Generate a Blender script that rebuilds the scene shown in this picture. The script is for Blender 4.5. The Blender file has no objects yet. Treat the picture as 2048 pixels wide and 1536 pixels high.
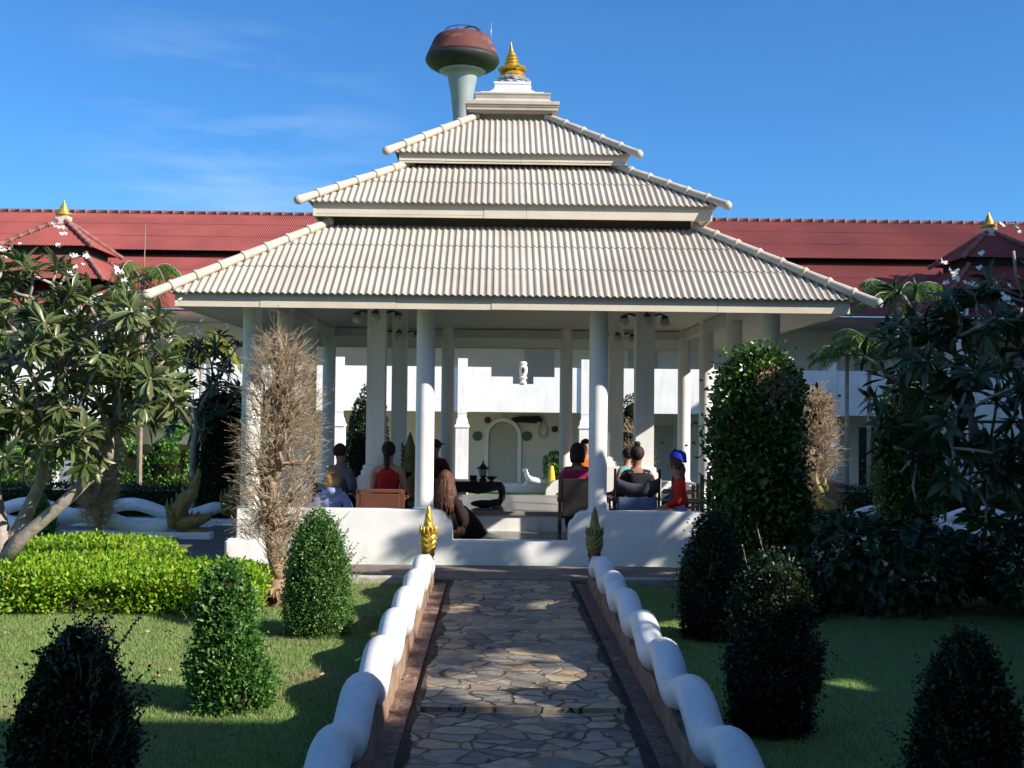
import bpy, bmesh, math, random
import numpy as np
from mathutils import Vector, Matrix, Quaternion
rng = np.random.default_rng(7); random.seed(7)
PI = math.pi
S = bpy.context.scene
COL = S.collection
# ------------------------------------------------------------------ camera
cam_d = bpy.data.cameras.new('camera'); cam = bpy.data.objects.new('camera', cam_d); COL.objects.link(cam)
cam_d.sensor_width = 36; cam_d.lens = 36 * 2250 / 2048; cam_d.clip_end = 1500; cam_d.clip_start = .1
CX, CZ = -.185, 1.75
yaw, pitch, roll = .0142, .0264, .0105
cam.matrix_world = Matrix.Translation((CX, 0, CZ)) @ Matrix.Rotation(-yaw, 4, 'Z') @ Matrix.Rotation(PI/2 + pitch, 4, 'X') @ Matrix.Rotation(roll, 4, 'Z')
S.camera = cam
# ------------------------------------------------------------------ sun and sky
EL, AZ = math.radians(31), math.radians(116.5)
SUN = Vector((math.sin(AZ)*math.cos(EL), math.cos(AZ)*math.cos(EL), math.sin(EL)))
sl = bpy.data.lights.new('sun', 'SUN'); so = bpy.data.objects.new('sun', sl); COL.objects.link(so)
sl.energy = 4.6; sl.angle = math.radians(.5); sl.color = (1, .93, .82)
so.rotation_euler = SUN.to_track_quat('Z', 'Y').to_euler(); so.location = (20, -12, 25)
W = bpy.data.worlds.new('World'); S.world = W; W.use_nodes = True
wn, wl = W.node_tree.nodes, W.node_tree.links
bg = wn['Background']; sky = wn.new('ShaderNodeTexSky'); sky.sky_type = 'NISHITA'; sky.sun_disc = False
sky.sun_elevation = EL; sky.sun_rotation = AZ; sky.air_density = 1.0; sky.dust_density = .15; sky.ozone_density = 2.4
tc = wn.new('ShaderNodeTexCoord'); mp = wn.new('ShaderNodeMapping'); mp.inputs['Scale'].default_value = (2.2, 2.2, 13)
mp.inputs['Rotation'].default_value = (0, .16, 0)
nz = wn.new('ShaderNodeTexNoise'); nz.inputs['Scale'].default_value = 2.1; nz.inputs['Detail'].default_value = 7; nz.inputs['Roughness'].default_value = .55
wl.new(tc.outputs['Generated'], mp.inputs['Vector']); wl.new(mp.outputs[0], nz.inputs['Vector'])
cr = wn.new('ShaderNodeMapRange'); cr.inputs[1].default_value = .44; cr.inputs[2].default_value = .8; cr.inputs[3].default_value = 0; cr.inputs[4].default_value = .62
wl.new(nz.outputs[0], cr.inputs[0])
# a cirrus patch lives low in the sky to the left of the roof
dn = wn.new('ShaderNodeVectorMath'); dn.operation = 'DISTANCE'
cdir = Vector((-.235, 1.0, .225)).normalized(); dn.inputs[1].default_value = cdir
wl.new(tc.outputs['Generated'], dn.inputs[0])
dr = wn.new('ShaderNodeMapRange'); dr.inputs[1].default_value = .02; dr.inputs[2].default_value = .16; dr.inputs[3].default_value = 1; dr.inputs[4].default_value = .02
wl.new(dn.outputs['Value'], dr.inputs[0])
mm = wn.new('ShaderNodeMath'); mm.operation = 'MULTIPLY'; wl.new(cr.outputs[0], mm.inputs[0]); wl.new(dr.outputs[0], mm.inputs[1])
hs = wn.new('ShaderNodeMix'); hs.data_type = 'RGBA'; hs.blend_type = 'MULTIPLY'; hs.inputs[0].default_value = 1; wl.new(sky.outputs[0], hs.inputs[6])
# the sky is deep blue away from the sun and whitens towards the sun's side
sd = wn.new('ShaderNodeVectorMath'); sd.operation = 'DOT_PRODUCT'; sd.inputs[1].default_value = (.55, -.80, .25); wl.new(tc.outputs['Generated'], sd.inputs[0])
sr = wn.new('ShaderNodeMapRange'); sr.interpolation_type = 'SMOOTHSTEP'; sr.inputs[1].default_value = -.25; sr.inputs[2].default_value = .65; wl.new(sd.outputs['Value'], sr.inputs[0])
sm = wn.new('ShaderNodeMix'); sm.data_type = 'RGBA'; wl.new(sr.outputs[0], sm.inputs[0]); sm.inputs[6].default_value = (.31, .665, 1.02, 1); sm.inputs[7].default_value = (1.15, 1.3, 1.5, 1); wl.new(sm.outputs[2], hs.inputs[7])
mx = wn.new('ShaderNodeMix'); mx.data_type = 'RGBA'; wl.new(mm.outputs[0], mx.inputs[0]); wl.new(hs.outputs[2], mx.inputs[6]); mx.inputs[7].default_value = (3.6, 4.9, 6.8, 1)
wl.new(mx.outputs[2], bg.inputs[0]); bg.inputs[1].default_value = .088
S.view_settings.view_transform = 'Standard'; S.view_settings.look = 'None'; S.view_settings.exposure = .95; S.view_settings.gamma = 1
S.render.engine = 'CYCLES'

# ------------------------------------------------------------------ materials
def new_mat(name):
    m = bpy.data.materials.new(name); m.use_nodes = True
    nt = m.node_tree; return m, nt.nodes, nt.links, nt.nodes['Principled BSDF']
def mat(name, c1, c2=None, scale=3., rough=.8, bump=0., bscale=None, metal=0., detail=5, spec=.3, lo=.35, hi=.65, stain=None, stscale=(1, 1, 1)):
    m, n, l, b = new_mat(name)
    b.inputs['Roughness'].default_value = rough; b.inputs['Metallic'].default_value = metal
    b.inputs['Specular IOR Level'].default_value = spec
    t = n.new('ShaderNodeTexCoord')
    out = None
    if c2 is None: b.inputs['Base Color'].default_value = (*c1, 1)
    else:
        z = n.new('ShaderNodeTexNoise'); z.inputs['Scale'].default_value = scale; z.inputs['Detail'].default_value = detail
        l.new(t.outputs['Object'], z.inputs['Vector'])
        r = n.new('ShaderNodeMapRange'); r.inputs[1].default_value = lo; r.inputs[2].default_value = hi; l.new(z.outputs[0], r.inputs[0])
        x = n.new('ShaderNodeMix'); x.data_type = 'RGBA'; l.new(r.outputs[0], x.inputs[0])
        x.inputs[6].default_value = (*c1, 1); x.inputs[7].default_value = (*c2, 1); out = x.outputs[2]
        if stain:
            mpn = n.new('ShaderNodeMapping'); mpn.inputs['Scale'].default_value = stscale; l.new(t.outputs['Object'], mpn.inputs['Vector'])
            z2 = n.new('ShaderNodeTexNoise'); z2.inputs['Scale'].default_value = 1.; z2.inputs['Detail'].default_value = 8; z2.inputs['Roughness'].default_value = .65
            l.new(mpn.outputs[0], z2.inputs['Vector'])
            r2 = n.new('ShaderNodeMapRange'); r2.inputs[1].default_value = .52; r2.inputs[2].default_value = .78; r2.inputs[4].default_value = stain[3]; l.new(z2.outputs[0], r2.inputs[0])
            x2 = n.new('ShaderNodeMix'); x2.data_type = 'RGBA'; l.new(r2.outputs[0], x2.inputs[0]); l.new(out, x2.inputs[6]); x2.inputs[7].default_value = (*stain[:3], 1); out = x2.outputs[2]
        l.new(out, b.inputs['Base Color'])
    if bump:
        z3 = n.new('ShaderNodeTexNoise'); z3.inputs['Scale'].default_value = bscale or scale*4; z3.inputs['Detail'].default_value = 6
        l.new(t.outputs['Object'], z3.inputs['Vector'])
        bm_ = n.new('ShaderNodeBump'); bm_.inputs['Strength'].default_value = 1; bm_.inputs['Distance'].default_value = bump
        l.new(z3.outputs[0], bm_.inputs['Height']); l.new(bm_.outputs[0], b.inputs['Normal'])
    return m
def leaf_mat(name, cols, rough=.4, trans=.35, spec=.5, big=None, bigscale=2.):
    """foliage: each leaf (mesh island) picks its own shade of the given colours"""
    m, n, l, b = new_mat(name)
    g = n.new('ShaderNodeNewGeometry'); cr = n.new('ShaderNodeValToRGB'); e = cr.color_ramp.elements
    while len(e) < len(cols): e.new(.5)
    for i, c in enumerate(cols): e[i].position = i/(len(cols)-1) if len(cols) > 1 else 0; e[i].color = (*c, 1)
    l.new(g.outputs['Random Per Island'], cr.inputs[0]); out = cr.outputs[0]
    if big:
        t = n.new('ShaderNodeTexCoord'); z = n.new('ShaderNodeTexNoise'); z.inputs['Scale'].default_value = bigscale; l.new(t.outputs['Object'], z.inputs['Vector'])
        r = n.new('ShaderNodeMapRange'); r.inputs[1].default_value = .5; r.inputs[2].default_value = .68; l.new(z.outputs[0], r.inputs[0])
        x = n.new('ShaderNodeMix'); x.data_type = 'RGBA'; l.new(r.outputs[0], x.inputs[0]); l.new(out, x.inputs[6]); x.inputs[7].default_value = (*big, 1); out = x.outputs[2]
    l.new(out, b.inputs['Base Color']); b.inputs['Roughness'].default_value = rough; b.inputs['Specular IOR Level'].default_value = spec
    tr = n.new('ShaderNodeBsdfTranslucent'); l.new(out, tr.inputs[0]); ms = n.new('ShaderNodeMixShader'); ms.inputs[0].default_value = trans
    o = n['Material Output']; l.new(b.outputs[0], ms.inputs[1]); l.new(tr.outputs[0], ms.inputs[2]); l.new(ms.outputs[0], o.inputs[0])
    return m
M = {}
M['white'] = mat('white_plaster', (.80, .79, .76), (.72, .71, .68), 1.4, .75, .002, 9, stain=(.46, .44, .38, .5), stscale=(5, 5, .6))
M['wallwhite'] = mat('low_wall_plaster', (.82, .81, .78), (.74, .73, .70), 1.8, .7, .003, 6, stain=(.40, .37, .31, .45), stscale=(2.5, 2.5, 1.2))
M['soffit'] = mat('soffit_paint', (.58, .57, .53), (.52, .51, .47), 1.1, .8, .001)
M['beige'] = mat('beige_paint', (.66, .58, .45), (.60, .52, .40), 2.2, .7, .001, stain=(.42, .36, .28, .5), stscale=(.9, .9, 7))
M['tile'] = mat('beige_roof_sheet', (.43, .385, .325), (.34, .30, .25), .9, .8, .002, 40, stain=(.28, .25, .20, .55), stscale=(4, 4, 3))
M['cap'] = mat('beige_ridge_tile', (.52, .455, .37), (.44, .385, .31), 3, .75, .002, 30, stain=(.34, .30, .23, .5), stscale=(5, 5, 5))
M['red'] = mat('red_roof_sheet', (.265, .062, .052), (.19, .045, .040), .5, .9, .002, 30, stain=(.18, .045, .045, .6), stscale=(.5, 2, 2))
M['redcap'] = mat('red_ridge_tile', (.26, .12, .10), (.20, .08, .07), 3, .8)
M['dark'] = mat('eave_gap_shade', (.02, .018, .016), (.035, .03, .025), 4, .9)  # near-black colour stands in for shade in the gaps under the eaves
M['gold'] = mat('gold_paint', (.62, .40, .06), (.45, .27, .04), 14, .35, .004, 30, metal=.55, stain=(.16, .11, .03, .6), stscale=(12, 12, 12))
M['dullgold'] = mat('dull_and_shaded_gold_paint', (.27, .215, .075), (.16, .13, .045), 16, .6, .006, 28, metal=.15)
M['silver'] = mat('silver_paint', (.62, .63, .66), (.4, .4, .42), 14, .35, .01, 22, metal=.5)
M['rust'] = mat('rusty_red_steel', (.125, .036, .030), (.08, .025, .02), 1.2, .7, stain=(.42, .30, .20, .5), stscale=(.8, .8, 2.5))
M['tank'] = mat('grey_green_steel', (.27, .30, .29), (.22, .25, .245), 1, .55, stain=(.2, .24, .22, .6), stscale=(2, 2, .3))
M['darksteel'] = mat('dark_steel', (.018, .022, .02), (.03, .035, .032), 2, .6)
M['snake'] = mat('white_gloss_paint', (.74, .74, .74), (.66, .66, .655), 3, .5, .004, 16, spec=.45, stain=(.36, .34, .29, .6), stscale=(6, 5, 10))
M['ledge'] = mat('brown_ledge_render', (.19, .12, .085), (.30, .20, .14), 6, .9, .01, 18, stain=(.07, .05, .04, .7), stscale=(4, 4, 6))
M['gravel'] = mat('red_gravel', (.16, .09, .07), (.32, .20, .15), 34, .95, .02, 60, stain=(.05, .04, .035, .7), stscale=(3, 3, 3))
M['kerb'] = mat('worn_white_kerb', (.50, .47, .41), (.28, .25, .20), 7, .9, .006, stain=(.12, .09, .07, .6), stscale=(6, 6, 6))
M['bark'] = mat('pale_grey_bark', (.36, .31, .27), (.24, .20, .17), 14, .9, .006, 25, stain=(.45, .42, .38, .5), stscale=(12, 12, 6))
M['twig'] = mat('dry_brown_twig', (.46, .37, .25), (.28, .20, .13), 8, .9)
M['twig2'] = mat('pale_dry_stem', (.34, .24, .16), (.24, .16, .10), 9, .9, .003)
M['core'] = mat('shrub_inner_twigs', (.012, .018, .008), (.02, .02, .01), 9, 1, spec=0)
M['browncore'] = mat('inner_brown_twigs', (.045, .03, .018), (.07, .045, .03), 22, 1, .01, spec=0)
M['wood'] = mat('red_brown_wood', (.16, .06, .035), (.10, .04, .025), 3, .5, .001, 20)
M['blackwood'] = mat('black_lacquer_wood', (.016, .011, .010), (.03, .02, .016), 5, .3)
M['black'] = mat('black_cloth', (.012, .011, .013), (.02, .018, .02), 9, .9)
M['glass'] = mat('frosted_glass_globe', (.55, .52, .46), (.48, .46, .40), 6, .2, spec=.6)
M['brass'] = mat('brown_metal', (.10, .07, .05), (.07, .05, .04), 9, .5)
M['floor'] = mat('polished_stone_floor', (.25, .23, .19), (.19, .175, .15), 1.5, .22, .0005, 10, spec=.5)
M['skin'] = mat('skin', (.44, .24, .16), (.39, .20, .13), 8, .55)
M['tan'] = mat('tanned_skin', (.30, .15, .09), (.26, .13, .08), 8, .55)
M['hair'] = mat('black_hair', (.012, .009, .008), (.03, .02, .016), 40, .7, .004, 80)
M['brownhair'] = mat('long_brown_hair', (.13, .055, .03), (.05, .024, .016), 30, .65, .01, 70)
M['blonde'] = mat('blonde_hair', (.42, .24, .10), (.28, .15, .06), 34, .5, .008, 80)
for k, c in dict(hoodie=(.26, .32, .58), greyshirt=(.13, .12, .17), redtop=(.40, .02, .015), magenta=(.36, .02, .09), orange=(.75, .16, .02), turban=(.015, .03, .50), redsleeve=(.62, .03, .015), denim=(.13, .17, .27), teal=(.12, .38, .42), maroon=(.10, .03, .03), lilac=(.4, .3, .55), sling=(.07, .07, .09), cream=(.6, .56, .45), darkdress=(.02, .012, .010), navy=(.03, .05, .12)).items():
    M[k] = mat(k+'_cloth', c, tuple(v*.72 for v in c), 12, .9, .004, 18)
M['disc1'] = mat('grey_green_glazed_plaque', (.10, .12, .10), (.16, .18, .15), 26, .5, .01)
M['disc2'] = mat('red_brown_plaque', (.16, .05, .035), (.10, .035, .03), 26, .6, .01)
M['ornament'] = mat('faded_ochre_relief', (.55, .42, .34), (.62, .52, .44), 10, .8)
M['doorpaint'] = mat('pale_grey_door', (.42, .42, .34), (.38, .38, .31), 3, .6)
M['winglass'] = mat('dark_window_glass', (.015, .017, .02), (.03, .032, .035), 2, .08, spec=.6)
M['soil'] = mat('dark_soil', (.05, .035, .025), (.09, .065, .05), 12, 1, .02)
M['pave'] = mat('grey_paving', (.20, .16, .13), (.13, .105, .09), 3, .9, .006, 20, stain=(.30, .25, .2, .5), stscale=(3, 9, 3))
M['petal'] = mat('white_petal', (.85, .84, .78), (.8, .78, .7), 5, .6)
M['frang'] = leaf_mat('frangipani_leaf', [(.07, .11, .035), (.095, .14, .045), (.14, .19, .07), (.08, .12, .04), (.20, .20, .08), (.11, .16, .05)], .33, .35, .6)
M['frangshade'] = leaf_mat('shade_dark_frangipani_leaf', [(.03, .055, .02), (.04, .075, .025), (.05, .09, .03)], .4, .2, .5)  # leaf greens lowered to put the trees' shade into the colour
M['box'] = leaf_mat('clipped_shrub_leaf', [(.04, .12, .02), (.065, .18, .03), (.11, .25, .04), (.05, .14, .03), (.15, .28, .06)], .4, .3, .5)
M['boxshade'] = leaf_mat('shade_dark_clipped_shrub_leaf', [(.010, .026, .008), (.018, .038, .010), (.024, .052, .014)], .4, .15, .4)  # dimmer copy of the clipped leaf, shade put into its greens
M['hedge'] = leaf_mat('yellow_green_hedge_leaf', [(.08, .19, .01), (.16, .33, .015), (.26, .44, .02), (.20, .38, .02), (.44, .46, .04)], .45, .4, .4)
M['ficus'] = leaf_mat('glossy_ficus_leaf', [(.02, .055, .010), (.035, .09, .015), (.07, .15, .02), (.13, .24, .03)], .26, .3, .7)
M['palm'] = leaf_mat('palm_frond', [(.06, .13, .025), (.09, .18, .03), (.13, .21, .04)], .45, .35, .4)
M['palmy'] = leaf_mat('yellow_palm_frond', [(.22, .28, .03), (.34, .34, .04), (.16, .24, .03)], .45, .4, .4)
M['bush'] = leaf_mat('light_green_leaf', [(.07, .19, .02), (.11, .26, .03), (.16, .30, .05)], .4, .35, .5)
M['broad'] = leaf_mat('broad_shrub_leaf', [(.02, .05, .015), (.03, .07, .02), (.045, .10, .03)], .4, .25, .4)
M['canopy'] = leaf_mat('tree_leaf', [(.03, .06, .015), (.05, .09, .02)], .5, .1, .3)
M['dryleaf'] = leaf_mat('dry_fallen_leaf', [(.30, .17, .10), (.42, .30, .2), (.2, .1, .06)], .8, .1, .1)
M['blade'] = leaf_mat('grass_blade', [(.14, .23, .065), (.19, .29, .085), (.25, .34, .105), (.34, .32, .15)], .6, .3, .2, big=(.30, .26, .13), bigscale=1.1)
# lawn and crazy paving
def lawn_mat():
    m, n, l, b = new_mat('lawn'); b.inputs['Roughness'].default_value = .95; b.inputs['Specular IOR Level'].default_value = .1
    t = n.new('ShaderNodeTexCoord')
    def N(s, d=6):
        z = n.new('ShaderNodeTexNoise'); z.inputs['Scale'].default_value = s; z.inputs['Detail'].default_value = d; l.new(t.outputs['Object'], z.inputs['Vector']); return z.outputs[0]
    def R(x, a, c):
        r = n.new('ShaderNodeMapRange'); r.inputs[1].default_value = a; r.inputs[2].default_value = c; l.new(x, r.inputs[0]); return r.outputs[0]
    def X(f, a, c):
        x = n.new('ShaderNodeMix'); x.data_type = 'RGBA'; l.new(f, x.inputs[0])
        for i, v in ((6, a), (7, c)):
            if isinstance(v, tuple): x.inputs[i].default_value = (*v, 1)
            else: l.new(v, x.inputs[i])
        return x.outputs[2]
    c = X(R(N(45), .35, .65), (.13, .22, .06), (.21, .31, .10))
    c = X(R(N(1.3), .52, .75), c, (.22, .20, .09))
    l.new(c, b.inputs['Base Color'])
    bp = n.new('ShaderNodeBump'); bp.inputs['Distance'].default_value = .02; bp.inputs['Strength'].default_value = 1; l.new(N(90, 3), bp.inputs['Height']); l.new(bp.outputs[0], b.inputs['Normal'])
    return m
M['lawn'] = lawn_mat()
def crazy_mat():
    m, n, l, b = new_mat('crazy_paving'); b.inputs['Roughness'].default_value = .55; b.inputs['Specular IOR Level'].default_value = .35
    t = n.new('ShaderNodeTexCoord')
    z = n.new('ShaderNodeTexNoise'); z.inputs['Scale'].default_value = 5; z.inputs['Detail'].default_value = 4; l.new(t.outputs['Object'], z.inputs['Vector'])
    sc = n.new('ShaderNodeVectorMath'); sc.operation = 'SCALE'; sc.inputs[3].default_value = .14; l.new(z.outputs['Color'], sc.inputs[0])
    ad = n.new('ShaderNodeVectorMath'); l.new(t.outputs['Object'], ad.inputs[0]); l.new(sc.outputs[0], ad.inputs[1])
    mp = n.new('ShaderNodeMapping'); mp.inputs['Scale'].default_value = (1, 1.25, 0); l.new(ad.outputs[0], mp.inputs[0])
    vd = n.new('ShaderNodeTexVoronoi'); vd.feature = 'DISTANCE_TO_EDGE'; vd.inputs['Scale'].default_value = 5.2; l.new(mp.outputs[0], vd.inputs['Vector'])
    vc = n.new('ShaderNodeTexVoronoi'); vc.inputs['Scale'].default_value = 5.2; l.new(mp.outputs[0], vc.inputs['Vector'])
    sep = n.new('ShaderNodeSeparateColor'); l.new(vc.outputs['Color'], sep.inputs[0])
    cr = n.new('ShaderNodeValToRGB'); e = cr.color_ramp.elements
    cols = [(0, (.11, .105, .095)), (.25, (.20, .18, .145)), (.45, (.27, .235, .17)), (.6, (.15, .14, .125)), (.75, (.36, .28, .16)), (.88, (.36, .21, .10)), (1, (.23, .17, .13))]
    while len(e) < len(cols): e.new(.5)
    for i, (p, c) in enumerate(cols): e[i].position = p; e[i].color = (*c, 1)
    l.new(sep.outputs[0], cr.inputs[0])
    n2 = n.new('ShaderNodeTexNoise'); n2.inputs['Scale'].default_value = 14; n2.inputs['Detail'].default_value = 8; l.new(t.outputs['Object'], n2.inputs['Vector'])
    ml = n.new('ShaderNodeMix'); ml.data_type = 'RGBA'; ml.blend_type = 'OVERLAY'; ml.inputs[0].default_value = .55; l.new(cr.outputs[0], ml.inputs[6]); l.new(n2.outputs[0], ml.inputs[7])
    hs = n.new('ShaderNodeHueSaturation'); hs.inputs['Saturation'].default_value = .9; hs.inputs['Value'].default_value=1.1; l.new(ml.outputs[2], hs.inputs['Color'])
    r = n.new('ShaderNodeMapRange'); r.inputs[1].default_value = .02; r.inputs[2].default_value = .055; l.new(vd.outputs[0], r.inputs[0])
    n3 = n.new('ShaderNodeTexNoise'); n3.inputs['Scale'].default_value = 1.7; l.new(t.outputs['Object'], n3.inputs['Vector'])
    r3 = n.new('ShaderNodeMapRange'); r3.inputs[1].default_value = .47; r3.inputs[2].default_value = .60; l.new(n3.outputs[0], r3.inputs[0])
    mj = n.new('ShaderNodeMix'); mj.data_type = 'RGBA'; l.new(r3.outputs[0], mj.inputs[0]); mj.inputs[6].default_value = (.05, .042, .035, 1); mj.inputs[7].default_value = (.32, .26, .18, 1)
    x = n.new('ShaderNodeMix'); x.data_type = 'RGBA'; l.new(r.outputs[0], x.inputs[0]); l.new(mj.outputs[2], x.inputs[6]); l.new(hs.outputs[0], x.inputs[7])
    l.new(x.outputs[2], b.inputs['Base Color'])
    # each slab sits at its own height; joints are recessed
    a1 = n.new('ShaderNodeMath'); a1.operation = 'MULTIPLY_ADD'; l.new(sep.outputs[1], a1.inputs[0]); a1.inputs[1].default_value = .3; l.new(r.outputs[0], a1.inputs[2])
    a2 = n.new('ShaderNodeMath'); a2.operation = 'MULTIPLY_ADD'; l.new(n2.outputs[0], a2.inputs[0]); a2.inputs[1].default_value = .5; l.new(a1.outputs[0], a2.inputs[2])
    bp = n.new('ShaderNodeBump'); bp.inputs['Distance'].default_value = .016; bp.inputs['Strength'].default_value = 1; l.new(a2.outputs[0], bp.inputs['Height']); l.new(bp.outputs[0], b.inputs['Normal'])
    return m
M['crazy'] = crazy_mat()

# ------------------------------------------------------------------ mesh helpers
def link(name, me, m, parent=None, smooth=False):
    o = bpy.data.objects.new(name, me); COL.objects.link(o)
    for mm_ in (m if isinstance(m, (list, tuple)) else [m]): me.materials.append(M[mm_] if isinstance(mm_, str) else mm_)
    if smooth:
        me.polygons.foreach_set('use_smooth', [True]*len(me.polygons))
    if parent is not None:
        o.parent = parent
    return o
def empty(name, loc=(0, 0, 0), rz=0):
    o = bpy.data.objects.new(name, None); COL.objects.link(o); o.location = loc; o.rotation_euler = (0, 0, rz); o.empty_display_size = .2; return o
def tag(o, label=None, cat=None, group=None, kind=None):
    if label: o['label'] = label
    if cat: o['category'] = cat
    if group: o['group'] = group
    if kind: o['kind'] = kind
    return o
class MB:
    def __init__(s): s.v = []; s.f = []
    def add(s, vs, fs):
        k = len(s.v); s.v += [tuple(p) for p in vs]; s.f += [tuple(i+k for i in f) for f in fs]; return s
    def box(s, x0, x1, y0, y1, z0, z1):
        return s.add([(x0, y0, z0), (x1, y0, z0), (x1, y1, z0), (x0, y1, z0), (x0, y0, z1), (x1, y0, z1), (x1, y1, z1), (x0, y1, z1)],
                     [(3, 2, 1, 0), (4, 5, 6, 7), (0, 1, 5, 4), (1, 2, 6, 5), (2, 3, 7, 6), (3, 0, 4, 7)])
    def bbox(s, x0, x1, y0, y1, z0, z1, b=.012):
        """box with bevelled vertical and top edges"""
        def ring(d, z): return [(x0+d, y0, z), (x1-d, y0, z), (x1, y0+d, z), (x1, y1-d, z), (x1-d, y1, z), (x0+d, y1, z), (x0, y1-d, z), (x0, y0+d, z)]
        r0 = ring(b, z0); r1 = ring(b, z1-b)
        x0 += b; x1 -= b; y0 += b; y1 -= b
        r2 = ring(b*.6, z1)
        v = r0+r1+r2; f = []
        for k in (0, 8):
            for i in range(8): f.append((k+i, k+(i+1) % 8, k+8+(i+1) % 8, k+8+i))
        f.append(tuple(range(16, 24))); f.append(tuple(range(7, -1, -1)))
        return s.add(v, f)
    def tube(s, pts, rad, n=8, cap=True, sq=1.):
        pts = [Vector(p) for p in pts]; N = len(pts)
        if not hasattr(rad, '__len__'): rad = [rad]*N
        t0 = (pts[1]-pts[0]).normalized(); up = Vector((0, 0, 1)) if abs(t0.z) < .9 else Vector((1, 0, 0))
        u = t0.cross(up).normalized(); vs = []
        for i in range(N):
            t = (pts[min(i+1, N-1)]-pts[max(i-1, 0)]).normalized()
            u = (u - t*u.dot(t))
            u = u.normalized() if u.length > 1e-6 else t.orthogonal().normalized()
            w = t.cross(u)
            for k in range(n):
                a = 2*PI*k/n; vs.append(pts[i]+(u*math.cos(a)+w*math.sin(a)*sq)*rad[i])
        fs = [(i*n+k, i*n+(k+1) % n, (i+1)*n+(k+1) % n, (i+1)*n+k) for i in range(N-1) for k in range(n)]
        if cap: fs += [tuple(range(n-1, -1, -1)), tuple(range((N-1)*n, N*n))]
        return s.add(vs, fs)
    def lathe(s, prof, cx=0, cy=0, n=16, sx=1, sy=1, wob=None, cap=True):
        vs = []
        for j, (r, z) in enumerate(prof):
            for k in range(n):
                a = 2*PI*k/n; rr = r*(1+(wob(a, z) if wob else 0)); vs.append((cx+rr*math.cos(a)*sx, cy+rr*math.sin(a)*sy, z))
        fs = [(i*n+k, i*n+(k+1) % n, (i+1)*n+(k+1) % n, (i+1)*n+k) for i in range(len(prof)-1) for k in range(n)]
        if cap: fs += [tuple(range(n-1, -1, -1)), tuple(range((len(prof)-1)*n, len(prof)*n))]
        return s.add(vs, fs)
    def ball(s, c, r, n=12, sx=1, sy=1, sz=1):
        m = max(6, n//2); pr = [(max(1e-4, math.sin(PI*i/m))*r, -math.cos(PI*i/m)*r) for i in range(m+1)]
        k = len(s.v); s.lathe(pr, 0, 0, n, sx, sy, cap=False)
        for i in range(k, len(s.v)): x, y, z = s.v[i]; s.v[i] = (x+c[0], y+c[1], z*sz+c[2])
        return s
    def prism(s, poly, y0, y1, axis='Y'):
        """extrude an (x,z) polygon along Y, or a (y,z) polygon along X"""
        n = len(poly)
        if axis == 'Y': v = [(x, y0, z) for x, z in poly]+[(x, y1, z) for x, z in poly]
        else: v = [(y0, x, z) for x, z in poly]+[(y1, x, z) for x, z in poly]
        f = [tuple(range(n)), tuple(range(2*n-1, n-1, -1))]+[((i+1) % n, i, n+i, n+(i+1) % n) for i in range(n)]
        return s.add(v, f)
    def xf(s, mtx):
        s.v = [tuple(mtx @ Vector(p)) for p in s.v]; return s
    def build(s, name, m, parent=None, smooth=False, fix=True):
        me = bpy.data.meshes.new(name); me.from_pydata(s.v, [], s.f)
        if fix:
            b = bmesh.new(); b.from_mesh(me); bmesh.ops.recalc_face_normals(b, faces=b.faces); b.to_mesh(me); b.free()
        me.update(); o = link(name, me, m, parent, smooth)
        if smooth == 'auto':
            try: me.set_sharp_from_angle(angle=math.radians(38))
            except Exception: pass
        return o
def np_mesh(name, V, F, m, parent=None, smooth=False):
    """V (n,3); F (k,3|4)"""
    V = np.asarray(V, dtype=np.float32); F = np.asarray(F, dtype=np.int32); k, c = F.shape
    me = bpy.data.meshes.new(name); me.vertices.add(len(V)); me.vertices.foreach_set('co', V.ravel())
    me.loops.add(k*c); me.loops.foreach_set('vertex_index', F.ravel()); me.polygons.add(k)
    me.polygons.foreach_set('loop_start', np.arange(0, k*c, c, dtype=np.int32)); me.polygons.foreach_set('loop_total', np.full(k, c, dtype=np.int32))
    me.update(calc_edges=True); me.validate()
    return link(name, me, m, parent, smooth)
def unit(a): return a/np.maximum(np.linalg.norm(a, axis=1, keepdims=True), 1e-9)
def rnd(n): return unit(rng.normal(size=(n, 3)))
def leaf_geo(P, D, L, Wd, fold=.25, up=None):
    """one folded diamond leaf per point: 4 verts, 2 tris. D = growth direction"""
    n = len(P); D = unit(D); R = rnd(n) if up is None else unit(up+rnd(n)*.35)
    Sd = unit(np.cross(D, R)); Nn = unit(np.cross(Sd, D))
    L = np.broadcast_to(L, (n,))[:, None]; Wd = np.broadcast_to(Wd, (n,))[:, None]
    b = P; t = P+D*L; m1 = P+D*L*.5+Sd*Wd*.5+Nn*Wd*fold; m2 = P+D*L*.5-Sd*Wd*.5+Nn*Wd*fold
    V = np.stack([b, m1, t, m2], 1).reshape(-1, 3); i = np.arange(n)[:, None]*4
    F = np.concatenate([i+np.array([[0, 1, 2]]), i+np.array([[0, 2, 3]])], 0); return V, F
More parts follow.
